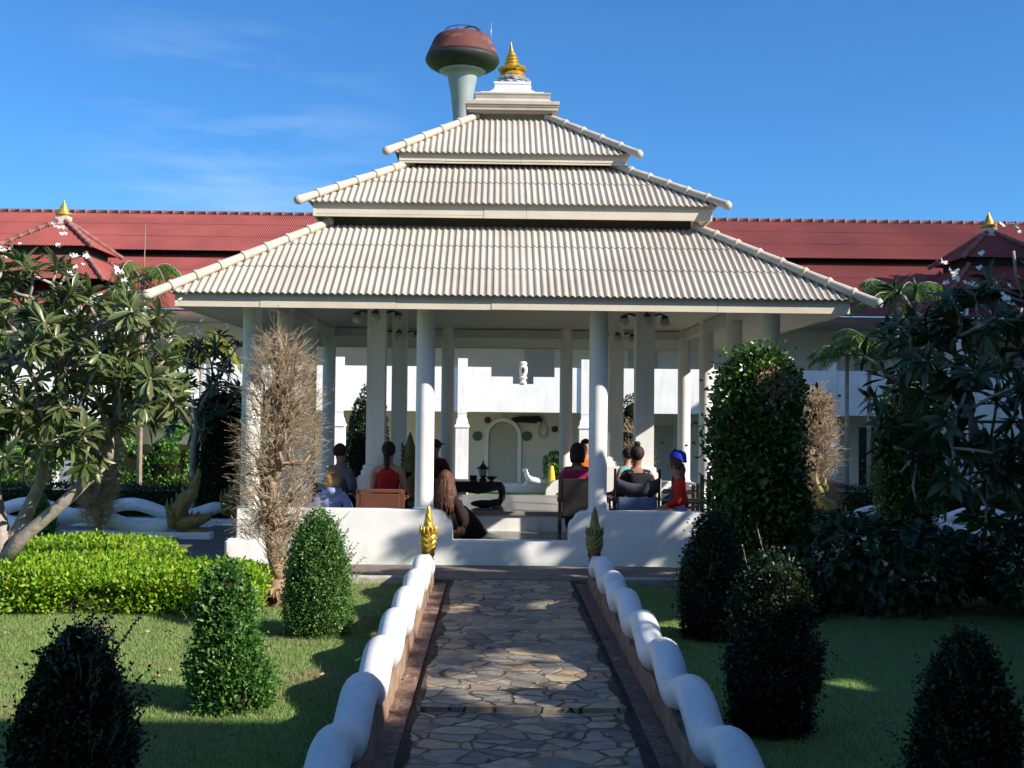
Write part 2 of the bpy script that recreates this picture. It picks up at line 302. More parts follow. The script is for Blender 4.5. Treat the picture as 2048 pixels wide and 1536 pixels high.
def lance_geo(P, D, L, Wd, up, droop=.25):
    """long paddle leaf, 10 verts / 8 tris, curved and folded along the midrib"""
    n = len(P); D = unit(D); up = unit(up); Sd = unit(np.cross(D, up)); Nn = unit(np.cross(Sd, D))
    L = L[:, None]; Wd = Wd[:, None]
    ts = [0, .22, .55, .82, 1.]; ws = [.06, .30, .5, .36, .02]
    V = []
    for t, w in zip(ts, ws):
        c = P+D*L*t-Nn*L*droop*t*t
        V.append(c+Sd*Wd*w+Nn*Wd*w*.45); V.append(c); V.append(c-Sd*Wd*w+Nn*Wd*w*.45)
    V = np.stack(V, 1).reshape(-1, 3); i = np.arange(n)[:, None]*15; F = []
    for k in range(4):
        a = 3*k
        F += [i+np.array([[a, a+3, a+4, a+1]]), i+np.array([[a+1, a+4, a+5, a+2]])]
    return V, np.concatenate(F, 0)
def twigs_geo(P, D, L, r0, r1, bend=.3):
    """3-sided two-segment twigs"""
    n = len(P); D = unit(D); B = rnd(n)*bend; Sd = unit(np.cross(D, rnd(n))); T = np.cross(D, Sd)
    L = np.broadcast_to(L, (n,))[:, None]; V = []
    for t, r in ((0, r0), (.5, (r0+r1)/2), (1, r1)):
        c = P+D*L*t+B*L*t*t
        for k in range(3):
            a = 2*PI*k/3; V.append(c+(Sd*math.cos(a)+T*math.sin(a))*r)
    V = np.stack(V, 1).reshape(-1, 3); i = np.arange(n)[:, None]*9; F = []
    for s_ in range(2):
        for k in range(3):
            k2 = (k+1) % 3; F.append(i+np.array([[s_*3+k, s_*3+k2, s_*3+3+k2, s_*3+3+k]]))
    return V, np.concatenate(F, 0), P+D*L+B*L
def wobble(seed, amp=.06, f=3.):
    r = np.random.default_rng(seed); ks = r.normal(size=(6, 3))*f; ph = r.uniform(0, 6.28, 6)
    return lambda P: amp*np.sin(P @ ks.T+ph).sum(1)/2.4
def branches(root, tips, r0, mb, rmin=.008, frac=.42, n=6, seed=0, jit=.04, sag=0.):
    """binary splitting tree from root to tips. returns list of (tip, direction)"""
    R = random.Random(seed); out = []
    def rec(p, d, T, r, lvl):
        T = np.asarray(T)
        if len(T) == 1:
            q = Vector(T[0]); mid = (Vector(p)+q)/2+Vector([R.uniform(-jit, jit)*.7 for _ in range(3)])-Vector((0, 0, sag))
            mb.tube([p, mid, q], [r, max(rmin, r*.8), max(rmin, r*.65)], n); out.append((q, (q-mid).normalized())); return
        c = Vector(T.mean(0)); fr = frac*(1 if lvl else .55)
        q = Vector(p)+(c-Vector(p))*fr+Vector([R.uniform(-jit, jit) for _ in range(3)])
        mid = (Vector(p)+q)/2+Vector(d)*.12*(q-Vector(p)).length+Vector([R.uniform(-jit, jit)*.4 for _ in range(3)])
        r2 = max(rmin, r*(.80 if len(T) > 3 else .72))
        mb.tube([p, mid, q], [r, (r+r2)/2, r2*1.02], n)
        C = T-T.mean(0); u, s, vt = np.linalg.svd(C, full_matrices=False); pr = C @ vt[0]; o = np.argsort(pr); h = len(T)//2
        dd = (q-mid).normalized()
        rec(tuple(q), tuple(dd), T[o[:h]], r2, lvl+1); rec(tuple(q), tuple(dd), T[o[h:]], r2, lvl+1)
    rec(tuple(root), (0, 0, 1), tips, r0, 0); return out

# ------------------------------------------------------------------ the ground
def ground_z(y): return 0 if y < 20.6 else (-.9 if y > 27 else -.9*(.5-.5*math.cos(PI*(y-20.6)/6.4)))
ys = [-60, -5, 5, 12, 20.6]+[20.6+i*.8 for i in range(1, 8)]+[27, 60, 500]; xs = [-400, -30, -12, -4, 4, 12, 30, 400]
g = MB(); V = [(x, y, ground_z(y)) for y in ys for x in xs]; nx = len(xs)
g.add(V, [(j*nx+i, j*nx+i+1, (j+1)*nx+i+1, (j+1)*nx+i) for j in range(len(ys)-1) for i in range(nx-1)])
tag(g.build('ground', 'lawn', fix=False), kind='structure')
# path: a lower near flight and the main one, one step between them
pm = MB(); pm.box(-.63, .60, 6.62, 11.66, -.1, .035); pm.box(-.63, .60, -3, 6.62, -.2, .006)
tag(pm.build('path', 'crazy'), kind='structure')
tm = MB(); H = 4.35
tm.box(-H, H, 16-H, 12.70, -.1, .042); tm.box(-H, H, 19.3, 16+H, -.1, .042); tm.box(-H, -3.3, 12.7, 19.3, -.1, .042); tm.box(3.3, H, 12.7, 19.3, -.1, .042)
tag(tm.build('pavilion_terrace', 'pave'), kind='structure')
km = MB()
for x0, x1 in ((-H-.1, -1.02), (1.0, H+.1)): km.bbox(x0, x1, 16-H-.11, 16-H-.004, -.1, .075)
km.bbox(-H-.11, -H-.004, 16-H, 15.0, -.1, .075); km.bbox(H+.004, H+.11, 16-H, 15.0, -.1, .075)
tag(km.build('kerb', 'kerb'), kind='structure')
sp = MB(); sp.box(-13, -H-.004, 15.3, 16.72, -.1, .03); sp.box(H+.004, 13, 15.3, 16.72, -.1, .03)
tag(sp.build('side_path', 'pave'), kind='structure')
gs = MB(); gs.box(-.80, -.67, -3, 11.5, -.1, .016); gs.box(.652, .80, -3, 11.5, -.1, .012)
gt = MB(); gt.box(-.668, -.634, -3, 11.6, -.1, .004); gt.box(.604, .650, -3, 11.6, -.1, .005); 
def ragged(x0, x1, wob, seed, mbx):
    # soil washed over the path edge: an uneven strip lying on the stones
    R = np.random.default_rng(seed); n = 260; w1 = wobble(seed, wob, 5); v = []; f = []
    for i in range(n+1):
        y = 2.2+9.4*i/n; j = float(w1(np.array([[0, y, 0]]))[0])+R.normal(0, wob*.25); z = .0395 if y > 6.63 else .0105
        v += [(x0, y, z), (x1+j, y, z)]
    for i in range(n):
        if abs(v[2*i][2]-v[2*i+2][2]) < .01: f.append((2*i, 2*i+1, 2*i+3, 2*i+2))
    mbx.add(v, f)
ragged(-.632, -.60, .022, 5, gt); ragged(.602, .575, .022, 6, gt)
tag(gt.build('soil_gutter', 'soil', fix=False), kind='structure')
tag(gs.build('gravel_strip', 'gravel'), kind='structure')
cy_ = MB(); cy_.box(-14, 16, 27.2, 36.2, -1, -.88)
tag(cy_.build('courtyard_paving', 'pave'), kind='structure')

# ------------------------------------------------------------------ corrugated hip roof
def slope_sheet(mb, half0, z0, half1, z1, cx, cy, rot, per=.077, amp=.011, courses=3, sub=6, thick=.009, hw=None, hip=True):
    """one slope. local: x across, eave at y=-half0. hw: half width of eave (defaults half0)"""
    hw = hw or half0; n = int(round(2*hw/per))*sub; run = half0-half1; c, s = math.cos(rot), math.sin(rot)
    Ls = math.hypot(run, z1-z0); nz_, ny_ = run/Ls, -(z1-z0)/Ls   # outward normal (y,z)
    def P(x, t, off):
        h = amp*math.sin(2*PI*x/per)+off
        y = -half0+run*t+ny_*h; z = z0+(z1-z0)*t+nz_*h
        return (cx+x*c-y*s, cy+x*s+y*c, z)
    xs_ = [-hw+2*hw*i/n for i in range(n+1)]
    tm_ = [min(1., (hw-abs(x))/run+.02) if hip else 1. for x in xs_]
    ed = [0]+[k/courses+(.03 if courses > 1 else 0) for k in range(1, courses)]+[1.]
    for k in range(courses):
        a, b = ed[k], ed[k+1]
        v = []; f = []
        for i, x in enumerate(xs_):
            t1 = min(b, tm_[i]); t1 = max(t1, a)
            lift = .012 if k else .004
            jx = .0
            v += [P(x, a-.004*(k > 0), lift-thick), P(x, a-.004*(k > 0), lift), P(x, t1, 0 if k < courses-1 else .002)]
        for i in range(n):
            q = i*3; r_ = q+3
            if max(tm_[i], tm_[i+1]) <= a: continue
            f += [(q, r_, r_+1, q+1), (q+1, r_+1, r_+2, q+2)]
        mb.add(v, f)
def hip_cap(mb, p0, p1, r=.062, seg=.34, n=12):
    """row of overlapping round ridge tiles from low end p0 up to p1"""
    p0, p1 = Vector(p0), Vector(p1); L = (p1-p0).length; k = max(2, int(round(L/seg))); d = (p1-p0)/L; step = L/k
    pts = [p0-d*.065, p0-d*.05, p0-d*.02, p0]; rr = [r*.3, r*.85, r*1.16, r*1.2]
    for i in range(k):
        a = p0+d*step*i
        pts += [a+d*step*.05, a+d*step*.84, a+d*step*.86, a+d*step*.93, a+d*step*.97, a+d*step*.99]
        rr += [r*1.06, r*.90, r*1.14, r*1.3, r*1.22, r*1.04]
    mb.tube(pts, rr, n)
CXP, CYP = 0., 16.
pav = tag(empty('pavilion', (0, 0, 0)), 'open white garden pavilion with three stacked beige corrugated roofs and round white columns', 'pavilion')
tiers = [(3.762, 3.035, 2.25, 4.03, 3, 3.70, 2.885), (2.475, 4.285, 1.33, 4.985, 2, 2.42, 4.12), (1.525, 5.12, .50, 5.83, 1, 1.475, 4.995)]
for i, (h0, z0, h1, z1, cs, fh, fz) in enumerate(tiers):
    mb = MB()
    for q in range(4): slope_sheet(mb, h0, z0, h1, z1, CXP, CYP, q*PI/2, courses=cs if q in (0, 1, 3) else 1, sub=6)
    rf = mb.build('roof', 'tile', pav, smooth='auto', fix=False)
    for sx, sy in ((-1, -1), (1, -1), (1, 1), (-1, 1)):
        e = (.165 if i == 0 else .09); sl_ = (z1-z0)/(h0-h1); cp = MB()
        hip_cap(cp, (sx*(h0+e), CYP+sy*(h0+e), z0-e*sl_+.055), (sx*(h1-.02), CYP+sy*(h1-.02), z1+.055+.0), r=.052 if i == 0 else .050)
        cp.build('hip_cap', 'cap', rf, smooth='auto')
    fm = MB(); th = .03; ft = z0+(z1-z0)/(h0-h1)*(h0-fh)-.02
    for q in range(4):
        c, s = math.cos(q*PI/2), math.sin(q*PI/2)
        # slightly uneven boards
        x = -fh; R = random.Random(40+i*4+q)
        cuts = [-fh]+sorted(R.uniform(-fh*.8, fh*.8) for _ in range(4 if i == 0 else 2))+[fh]
        for a, b in zip(cuts, cuts[1:]):
            o_ = R.uniform(-.002, .004); dz = R.uniform(-.004, .004)
            k = len(fm.v); fm.box(a+(.0015 if a > -fh else 0), b-(.0015 if b < fh else 0), -fh+o_, -fh+th+o_, fz+dz, ft)
            for j in range(k, len(fm.v)): X_, Y_, Z_ = fm.v[j]; fm.v[j] = (X_*c-Y_*s+CXP, X_*s+Y_*c+CYP, Z_)
    fm.build('fascia', 'beige', rf)
# neck walls between the tiers, coloured dark to carry the shade of the unlit gaps
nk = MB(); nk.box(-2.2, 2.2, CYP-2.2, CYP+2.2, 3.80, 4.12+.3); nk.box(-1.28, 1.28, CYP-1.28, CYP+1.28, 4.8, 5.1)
nk.build('roof_neck', mat('neck_gap_shade', (.07, .06, .05), (.10, .085, .07), 5, .9), pav)
# under side of the upper two eaves
for (fh, fz, h1) in ((2.42, 4.15, 2.2), (1.48, 5.02, 1.28)):
    c_ = MB()
    for q in range(4):
        c, s = math.cos(q*PI/2), math.sin(q*PI/2); k = len(c_.v)
        c_.add([(-fh, -fh, fz), (fh, -fh, fz), (h1, -h1, fz+.02), (-h1, -h1, fz+.02)], [(0, 1, 2, 3)])
        for j in range(k, len(c_.v)): X_, Y_, Z_ = c_.v[j]; c_.v[j] = (X_*c-Y_*s, X_*s+Y_*c+CYP, Z_)
    c_.build('soffit', 'beige', pav)
# ceiling: rises from the eaves to the inner columns then a flat centre
ce = MB()
prof = [(3.675, 2.90), (3.0, 3.16), (1.85, 3.62), (1.5, 3.70)]
for (a, za), (b, zb) in zip(prof, prof[1:]):
    for q in range(4):
        c, s = math.cos(q*PI/2), math.sin(q*PI/2); k = len(ce.v)
        ce.add([(-a, -a, za), (a, -a, za), (b, -b, zb), (-b, -b, zb)], [(0, 1, 2, 3)])
        for j in range(k, len(ce.v)): X_, Y_, Z_ = ce.v[j]; ce.v[j] = (X_*c-Y_*s, X_*s+Y_*c+CYP, Z_)
ce.add([(-1.5, 14.5, 3.7), (1.5, 14.5, 3.7), (1.5, 17.5, 3.7), (-1.5, 17.5, 3.7)], [(0, 1, 2, 3)])
ce.build('ceiling', 'soffit', pav)
bmz = MB()
for q in range(4):
    c, s = math.cos(q*PI/2), math.sin(q*PI/2); k = len(bmz.v); bmz.box(-3.06, 3.06, -3.06, -2.94, 3.02, 3.16)
    for j in range(k, len(bmz.v)): X_, Y_, Z_ = bmz.v[j]; bmz.v[j] = (X_*c-Y_*s, X_*s+Y_*c+CYP, Z_)
bmz.build('ring_beam', 'soffit', pav, fix=False)
# crown above the top tier
cr_ = MB()
def sqlathe(mb, prof, cx, cy):
    v = []; f = []
    for r, z in prof: v += [(cx-r, cy-r, z), (cx+r, cy-r, z), (cx+r, cy+r, z), (cx-r, cy+r, z)]
    for i in range(len(prof)-1):
        for k in range(4): f.append((i*4+k, i*4+(k+1) % 4, (i+1)*4+(k+1) % 4, (i+1)*4+k))
    f += [(3, 2, 1, 0), tuple(range(len(v)-4, len(v)))]; mb.add(v, f)
sqlathe(cr_, [(.46, 5.7), (.46, 5.90), (.60, 5.905), (.60, 5.925), (.63, 5.93), (.63, 5.955), (.615, 5.96), (.635, 5.98), (.635, 6.0), (.65, 6.005), (.65, 6.05), (.60, 6.06), (.55, 6.075), (.535, 6.09), (.515, 6.10), (.505, 6.12), (.515, 6.15), (.52, 6.17), (.53, 6.18), (.53, 6.20), (.50, 6.21), (.46, 6.215)], 0, 16)
cr_.build('crown_moulding', 'cap', pav)
cr2 = MB(); sqlathe(cr2, [(.44, 6.212), (.44, 6.235), (.40, 6.24), (.33, 6.25), (.33, 6.265), (.27, 6.31), (.245, 6.36), (.25, 6.40), (.26, 6.405), (.26, 6.43)], 0, 16)
cr2.build('crown_pedestal', 'white', pav)
fl = MB()
fl.lathe([(.21, 0), (.25, .02), (.23, .05), (.17, .06), (.22, .075), (.24, .10), (.20, .125), (.15, .13)], n=48, wob=lambda a, z: .07*math.sin(a*13+z*40))
fin_base = fl.xf(Matrix.Translation((.02, 16, 6.425)) @ Matrix.Rotation(.10, 4, 'Y')).build('finial_base', 'silver', pav, smooth='auto')
fg = MB(); fg.lathe([(.14, .09), (.18, .12), (.19, .16), (.16, .20), (.145, .22), (.19, .235), (.205, .26), (.18, .285), (.15, .29), (.12, .30), (.10, .33), (.11, .35), (.085, .37), (.095, .40), (.07, .42), (.08, .45), (.058, .47), (.062, .495), (.03, .51), (.035, .53), (.022, .56), (.012, .62), (.004, .66)], n=28, wob=lambda a, z: .05*math.sin(a*10) if .2 < z < .3 else 0)
fg.xf(Matrix.Translation((.01, 16, 6.42)) @ Matrix.Rotation(-.05, 4, 'Y')).build('finial', 'gold', pav, smooth='auto')
# columns
for iy, y in enumerate((13, 15, 17, 19)):
    for ix, x in enumerate((-3, -1, 1, 3)):
        if iy in (1, 2) and ix in (1, 2): continue
        m_ = MB(); r = .107
        m_.lathe([(r+.012, .60), (r+.012, .66), (r, .67), (r, 3.0), (r*.985, 3.2)], x, y, 28)
        if iy in (0, 3) and ix in (0, 3): pass
        m_.build('round_column', 'white', pav, smooth='auto')
for y in (14.3, 17.7):
    for x in (-1.7, 1.7):
        m_ = MB(); s_ = .115
        sqlathe(m_, [(.20, .2), (.20, .95), (.165, .955), (.165, 1.02), (.145, 1.03), (.145, 1.08), (s_, 1.10), (s_, 3.65)], x, y)
        m_.build('square_column', 'white', pav)
        zl = 3.02
        for k in range(4):
            lc = MB(); a = k*PI/2; dx, dy = math.cos(a), math.sin(a)
            lc.tube([(x+dx*.11, y+dy*.11, zl), (x+dx*.2, y+dy*.2, zl+.02), (x+dx*.26, y+dy*.26, zl+.0), (x+dx*.26, y+dy*.26, zl-.03)], [.018, .012, .012, .022], 8)
            lc.lathe([(.05, zl-.035), (.045, zl-.01), (.02, zl)], x+dx*.26, y+dy*.26, 12)
            sc_ = lc.build('lamp_bracket', 'brass', pav, smooth=True)
            MB().ball((x+dx*.26, y+dy*.26, zl-.085), .062, 16).build('lamp_globe', 'glass', sc_, smooth=True)
# low walls with scooped openings
def wallpoly(half, top=.64, low=.29, ow=.665):
    c = []
    for k in range(7):
        a = k/6*PI/2; c.append((ow+.155-.155*math.sin(a)*.0-.10*math.sin(a), top-.085*(1-math.cos(a))))
    L = [(ow+.19, top), (ow+.135, top-.012), (ow+.09, top-.045), (ow+.065, top-.085), (ow+.058, top-.10), (ow+.03, top-.115), (ow+.008, top-.15), (ow, top-.20), (ow, low)]
    r = [(half, 0), (half, top-.01), (half-.012, top)]+L
    l = [(-x, z) for x, z in reversed(r)]
    return r+l
for q in range(4):
    w = MB(); w.prism(wallpoly(3.12), -3.12, -2.885) if q in (0, 2) else w.prism(wallpoly(2.88), -3.12, -2.885)
    c, s = math.cos(q*PI/2), math.sin(q*PI/2)
    w.v = [(X_*c-Y_*s, X_*s+Y_*c+CYP, Z_) for X_, Y_, Z_ in w.v]
    o = w.build('low_wall', 'wallwhite', pav)
    bv = o.modifiers.new('bevel', 'BEVEL'); bv.width = .015; bv.segments = 3; bv.limit_method = 'ANGLE'; bv.angle_limit = .5
for sx in (-1, 1):
    for sy in (-1, 1):
        m_ = MB(); m_.bbox(sx*3.06-.17, sx*3.06+.17, CYP+sy*3.06-.17, CYP+sy*3.06+.17, 0, .30, .03); m_.build('corner_plinth', 'wallwhite', pav)
fb = MB(); fb.box(-2.88, 2.88, 13.12, 18.88, -.1, .20); fb.build('floor', 'floor', pav)
pf = MB(); pf.box(-1.45, 1.45, 14.9, 17.9, .2, .41); pf.build('platform_riser', 'white', pav)
pf = MB(); pf.bbox(-1.48, 1.48, 14.87, 17.93, .412, .46, .01); pf.build('platform_slab', 'floor', pav)

# ------------------------------------------------------------------ naga balustrades
def naga_body(length, wl=1.0, amp=.085, r=.094, z0=.255, ph=0, lat=.0, n=18):
    """tube along +x from 0 (tail) to length (neck)"""
    pts = []; rr = []; N = int(length*22)
    for i in range(N+1):
        s = length*i/N; e = min(1, (length-s)/.5); a = 2*PI*s/wl+ph
        z = z0+amp*math.sin(a)*(.55+.45*e)
        tp = 1 if s < length-.34 else max(.10, ((length-s)/.34)**.6)
        tl = min(1, .25+s/1.2)
        pts.append((s, lat*math.sin(a+1.2), z)); rr.append(r*tp*tl)
    return MB().tube(pts, rr, n)
def naga_head(parent, matname, rise=.80):
    """head at origin looking along +x: ridged crest bulb, curved spire, snout, flame fins"""
    m = MB()
    pr = [(.05, .03), (.06, .08), (.05, .14), (.04, .22), (.036, .29), (.042, .315), (.062, .34), (.082, .375), (.091, .42), (.092, .47), (.085, .52), (.074, .555), (.068, .575), (.072, .59), (.058, .605), (.050, .64), (.044, .68), (.036, .73), (.026, .775), (.014, .81), (.003, .83)]
    pr = [(r, z*rise/.83) for r, z in pr]
    zs = np.array([q[1] for q in pr]); rs = np.array([q[0] for q in pr]); zz = np.linspace(zs[0], zs[-1], 70); pr = [(float(np.interp(z, zs, rs)), float(z)) for z in zz]
    m.lathe(pr, .03, 0, 44, 1.1, .95, wob=lambda a, z: (.075*math.sin(abs(abs(a-PI)-PI/2)*7+z*110)) if z < .56*rise/.83 else .05*math.sin(a*5+z*80))
    h = m.build('head_crest', matname, parent, smooth='auto')
    s = MB()   # snout and open jaws in front
    s.tube([(.03, 0, .30), (.12, 0, .33), (.20, 0, .33), (.27, 0, .36), (.30, 0, .40)], [.07, .062, .045, .03, .008], 12, sq=.8)
    s.tube([(.03, 0, .24), (.12, 0, .21), (.19, 0, .20), (.23, 0, .215)], [.06, .045, .03, .008], 12, sq=.8)
    s.tube([(.10, 0, .26), (.2, 0, .27), (.25, .0, .25)], [.02, .014, .004], 6)
    for sy in (-1, 1):
        s.ball((.13, .05*sy, .37), .018, 8)
        s.tube([(.20, .03*sy, .31), (.205, .03*sy, .27)], [.009, .002], 5)
    s.build('snout', matname, parent, smooth='auto')
    f = MB()   # flame tongues round the neck and down the crest
    for k in range(7):
        a = PI*.5+k/6*PI; zz = .50; rad = .074
        b = Vector((.03+math.cos(a)*rad, math.sin(a)*rad*.9, zz*rise/.8)); d = Vector((math.cos(a), math.sin(a), 0))
        f.tube([b, b+d*.016+Vector((0, 0, .03)), b+d*.016+Vector((0, 0, .06)), b+d*.02+Vector((0, 0, .095))], [.020, .018, .011, .002], 6)
    f.build('flame_fins', matname, parent, smooth=True)
def side_head(parent, matname, rise):
    m = MB()   # heavy scaled head with open jaws, lying at the end of the body
    m.tube([(-.10, 0, .22), (0, 0, .24), (.12, 0, .27), (.22, 0, .30), (.32, 0, .33), (.37, 0, .39)], [.12, .155, .14, .10, .06, .015], 16, sq=.75)
    m.tube([(.05, 0, .14), (.18, 0, .12), (.28, 0, .12), (.33, 0, .15)], [.09, .06, .045, .012], 12)
    m.build('head', matname, parent, smooth=True)
    c = MB()   # tall flame shaped crest sweeping up and forward
    def fl(pts, r): c.tube(pts, r, 8, sq=.75)
    fl([(-.04, 0, .30), (-.07, 0, .44), (.0, 0, .56), (.10, 0, .64), (.12, 0, .76), (.17, 0, .90), (.16, 0, 1.0)], [.14, .15, .14, .115, .08, .045, .004])
    for k in range(7):
        z = .28+.09*k; x = (-.06, -.10, -.08, -.02, .05, .08, .10)[k]
        fl([(x, 0, z), (x-.11+.008*k, 0, z+.03), (x-.13+.01*k, 0, z+.12)], [.055, .04, .004]); fl([(x+.06, 0, z+.02), (x+.15-.01*k, 0, z+.06), (x+.16-.012*k, 0, z+.15)], [.05, .035, .004])
    for sy in (-1, 1):
        for k in range(5):
            a = k*.5; c.tube([(-.08, .09*sy, .20+.03*k), (-.17-.01*k, .12*sy, .22+.06*k), (-.20, .12*sy, .30+.07*k)], [.04, .03, .004], 6)
        c.ball((.16, .085*sy, .36), .03, 8)
    c.build('head_crest', matname, parent, smooth=True)
def naga(x, y, rz, length, ph, label, headmat, group, rise=.80, wl=.98, amp=.055, headz=0):
    t = tag(empty('naga_balustrade', (x, y, 0), rz), label, 'serpent statue', group); side = rise > .9
    b = naga_body(length, wl=wl, ph=ph, amp=amp).xf(Matrix.Translation((-length, 0, 0))).build('body', 'snake', t, smooth=True)
    (side_head if side else naga_head)(t, headmat, rise)
    return t
GN = 'white naga serpents along the stone paths'
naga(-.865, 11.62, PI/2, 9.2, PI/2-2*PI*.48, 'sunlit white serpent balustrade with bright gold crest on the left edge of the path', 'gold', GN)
naga(.85, 11.62, PI/2, 9.2, PI/2-2*PI*.48, 'shaded white serpent balustrade with gold crest darkened for shade on the right edge of the path', 'dullgold', GN)  # duller gold puts the shade on this crest into its colour
naga(-4.32, 15.12, 0, 9, .6, 'nearer white serpent beside the path left of the pavilion, behind the yellow hedge', 'dullgold', GN, .95, 1.5, .085)
naga(-4.05, 16.95, 0, 9, 1.9, 'farther white serpent beside the path left of the pavilion, humps above the nearer one', 'dullgold', GN, .95, 1.5, .085)
naga(4.3, 15.12, PI, 9, .6, 'white serpent right of the pavilion, its back showing above the dark big-leaved shrub', 'dullgold', GN, .95, 1.5, .085)
naga(4.05, 16.95, PI, 9, 1.9, 'farther white serpent right of the pavilion, mostly hidden behind the shrub', 'dullgold', GN, .95, 1.5, .085)
for sx, lb in ((-1, 'rough brown masonry ledge carrying the left path serpent'), (1, 'rough brown masonry ledge carrying the right path serpent')):
    l_ = MB(); n = 60; R = random.Random(3+sx)
    v = []; f = []
    cxl = -.865 if sx < 0 else .85
    for i in range(n+1):
        y = 2.2+9.3*i/n; a = R.uniform(-.006, .006); zt = .15+.02*math.sin(i*1.3)+R.uniform(-.006, .006)
        v += [(cxl-.085+a, y, -.05), (cxl-.07+a, y, zt), (cxl+.07+a, y, zt+.004), (cxl+.085+a, y, -.05)]
    for i in range(n):
        for k in range(3): f.append((i*4+k, i*4+k+1, (i+1)*4+k+1, (i+1)*4+k))
    f += [(0, 1, 2, 3), tuple(n*4+k for k in (3, 2, 1, 0))]
    l_.add(v, f); tag(l_.build('path_ledge', 'ledge'), lb, 'ledge', 'low ledges under the path serpents')
for (x0, x1, yc, lb) in ((-13.3, -3.95, 15.12, 'low white ledge under the nearer left serpent behind the yellow hedge'), (-13, -3.9, 16.95, 'low white ledge under the farther left serpent'), (3.95, 13.3, 15.12, 'low white ledge under the nearer serpent right of the pavilion'), (3.9, 13, 16.95, 'low white ledge under the farther serpent right of the pavilion')):
    tag(MB().bbox(x0, x1, yc-.11, yc+.11, -.05, .13, .015).build('serpent_ledge', 'wallwhite'), lb, 'ledge', 'white ledges under the side serpents')

# ------------------------------------------------------------------ back building (far wing of the courtyard)
BX = .68
bb = tag(empty('back_building', (BX, 36, -.9)), 'long two storey white gallery building with red corrugated roof across the back of the courtyard', 'building')
def BB(name, mb, m, smooth=False, par=bb, fix=True):
    o = mb.build(name, m, par, smooth, fix); o.matrix_parent_inverse = Matrix.Translation((-BX, -36, .9)) if par is bb else o.matrix_parent_inverse
    return o
def long_roof(mb, x0, x1, y0, z0, y1, z1, per=.077, amp=.012, courses=2, sub=5):
    slope_sheet(mb, (y1-y0), z0, 0, z1, (x0+x1)/2, y1, 0, per=per, amp=amp, courses=courses, sub=sub, hw=(x1-x0)/2, hip=False)
m_ = MB(); long_roof(m_, -21, 22.5, 39.55, 7.38, 43.3, 9.31, courses=3); up_roof = BB('roof', m_, 'red', 'auto', fix=False)
m_ = MB(); long_roof(m_, -21, 22.5, 35.1, 4.92, 40.0, 7.27, courses=3); lo_roof = BB('roof', m_, 'red', 'auto', fix=False)
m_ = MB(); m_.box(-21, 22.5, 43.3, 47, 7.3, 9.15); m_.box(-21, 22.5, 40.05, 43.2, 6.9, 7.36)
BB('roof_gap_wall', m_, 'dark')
m_ = MB(); hip_cap(m_, (-21, 43.32, 9.33), (22.5, 43.32, 9.33), r=.10, seg=.42, n=8); BB('ridge_cap', m_, 'redcap', True)
m_ = MB(); m_.box(-21, 22.5, 35.16, 35.2, 4.76, 4.90); BB('fascia', m_, 'redcap')
m_ = MB(); m_.box(-21, 22.5, 35.21, 39.2, 4.79, 4.85); BB('soffit', m_, 'soffit')
m_ = MB(); m_.box(-21, 22.5, 39.0, 39.3, -.9, 4.78); BB('wall', m_, mat('cream_wall', (.70, .67, .56), (.64, .61, .50), .8, .8, stain=(.45, .42, .34, .4), stscale=(1, 1, .6)))
m_ = MB(); m_.box(-21, 22.5, 36.0, 38.99, 1.86, 2.06); BB('gallery_floor', m_, 'white')
# parapet with stepped notch
N0 = .68+.0
nt_ = [(N0-.72, 2.60), (N0-.72, 3.20-.35), (N0-1.35, 2.85), (N0-1.35, 3.23)]
pz = 3.23
poly = [(-21, 1.80), (-21, pz), (N0-1.02, pz), (N0-1.02, 2.93), (N0-.33, 2.93), (N0-.33, 2.70), (N0+.33, 2.70), (N0+.33, 2.93), (N0+1.0, 2.93), (N0+1.0, pz), (22.5, pz), (22.5, 1.80)]
m_ = MB(); m_.prism(poly, 35.85, 36.0); par_ = BB('parapet', m_, 'white')
m_ = MB(); m_.lathe([(.10, 0), (.12, .05), (.09, .08), (.08, .14), (.13, .18), (.13, .22), (.09, .25), (.12, .30), (.14, .42), (.13, .55), (.10, .60), (.12, .62), (.12, .68), (.08, .72)], 0, 0, 20)
m_.xf(Matrix.Translation((N0, 35.92, 2.70))); BB('baluster', m_, 'white', 'auto')
m_ = MB(); m_.ball((N0, 35.79, 3.14), .055, 10, 1, .4, 1.9); BB('baluster_opening', m_, 'disc2', True)
px0 = -1.12-.0
for k in range(-5, 6):
    x = BX-1.93-0.0+3.93*k
    if x < -21 or x > 22: continue
    p = MB(); p.box(x-.15, x+.15, 35.78, 35.849, 1.75, 3.50); p.box(x-.15, x+.15, 35.849, 36.02, 3.232, 3.5)
    sqlathe(p, [(.20, -.9), (.20, 1.28), (.23, 1.30), (.23, 1.36), (.19, 1.40), (.17, 1.55), (.14, 1.60), (.14, 1.798)], x, 35.93)
    BB('pillar', p, 'white')
# ledge in front of the wall
m_ = MB(); m_.box(-21, 22.5, 38.0, 38.99, -.9, -.61); BB('step', m_, 'white')
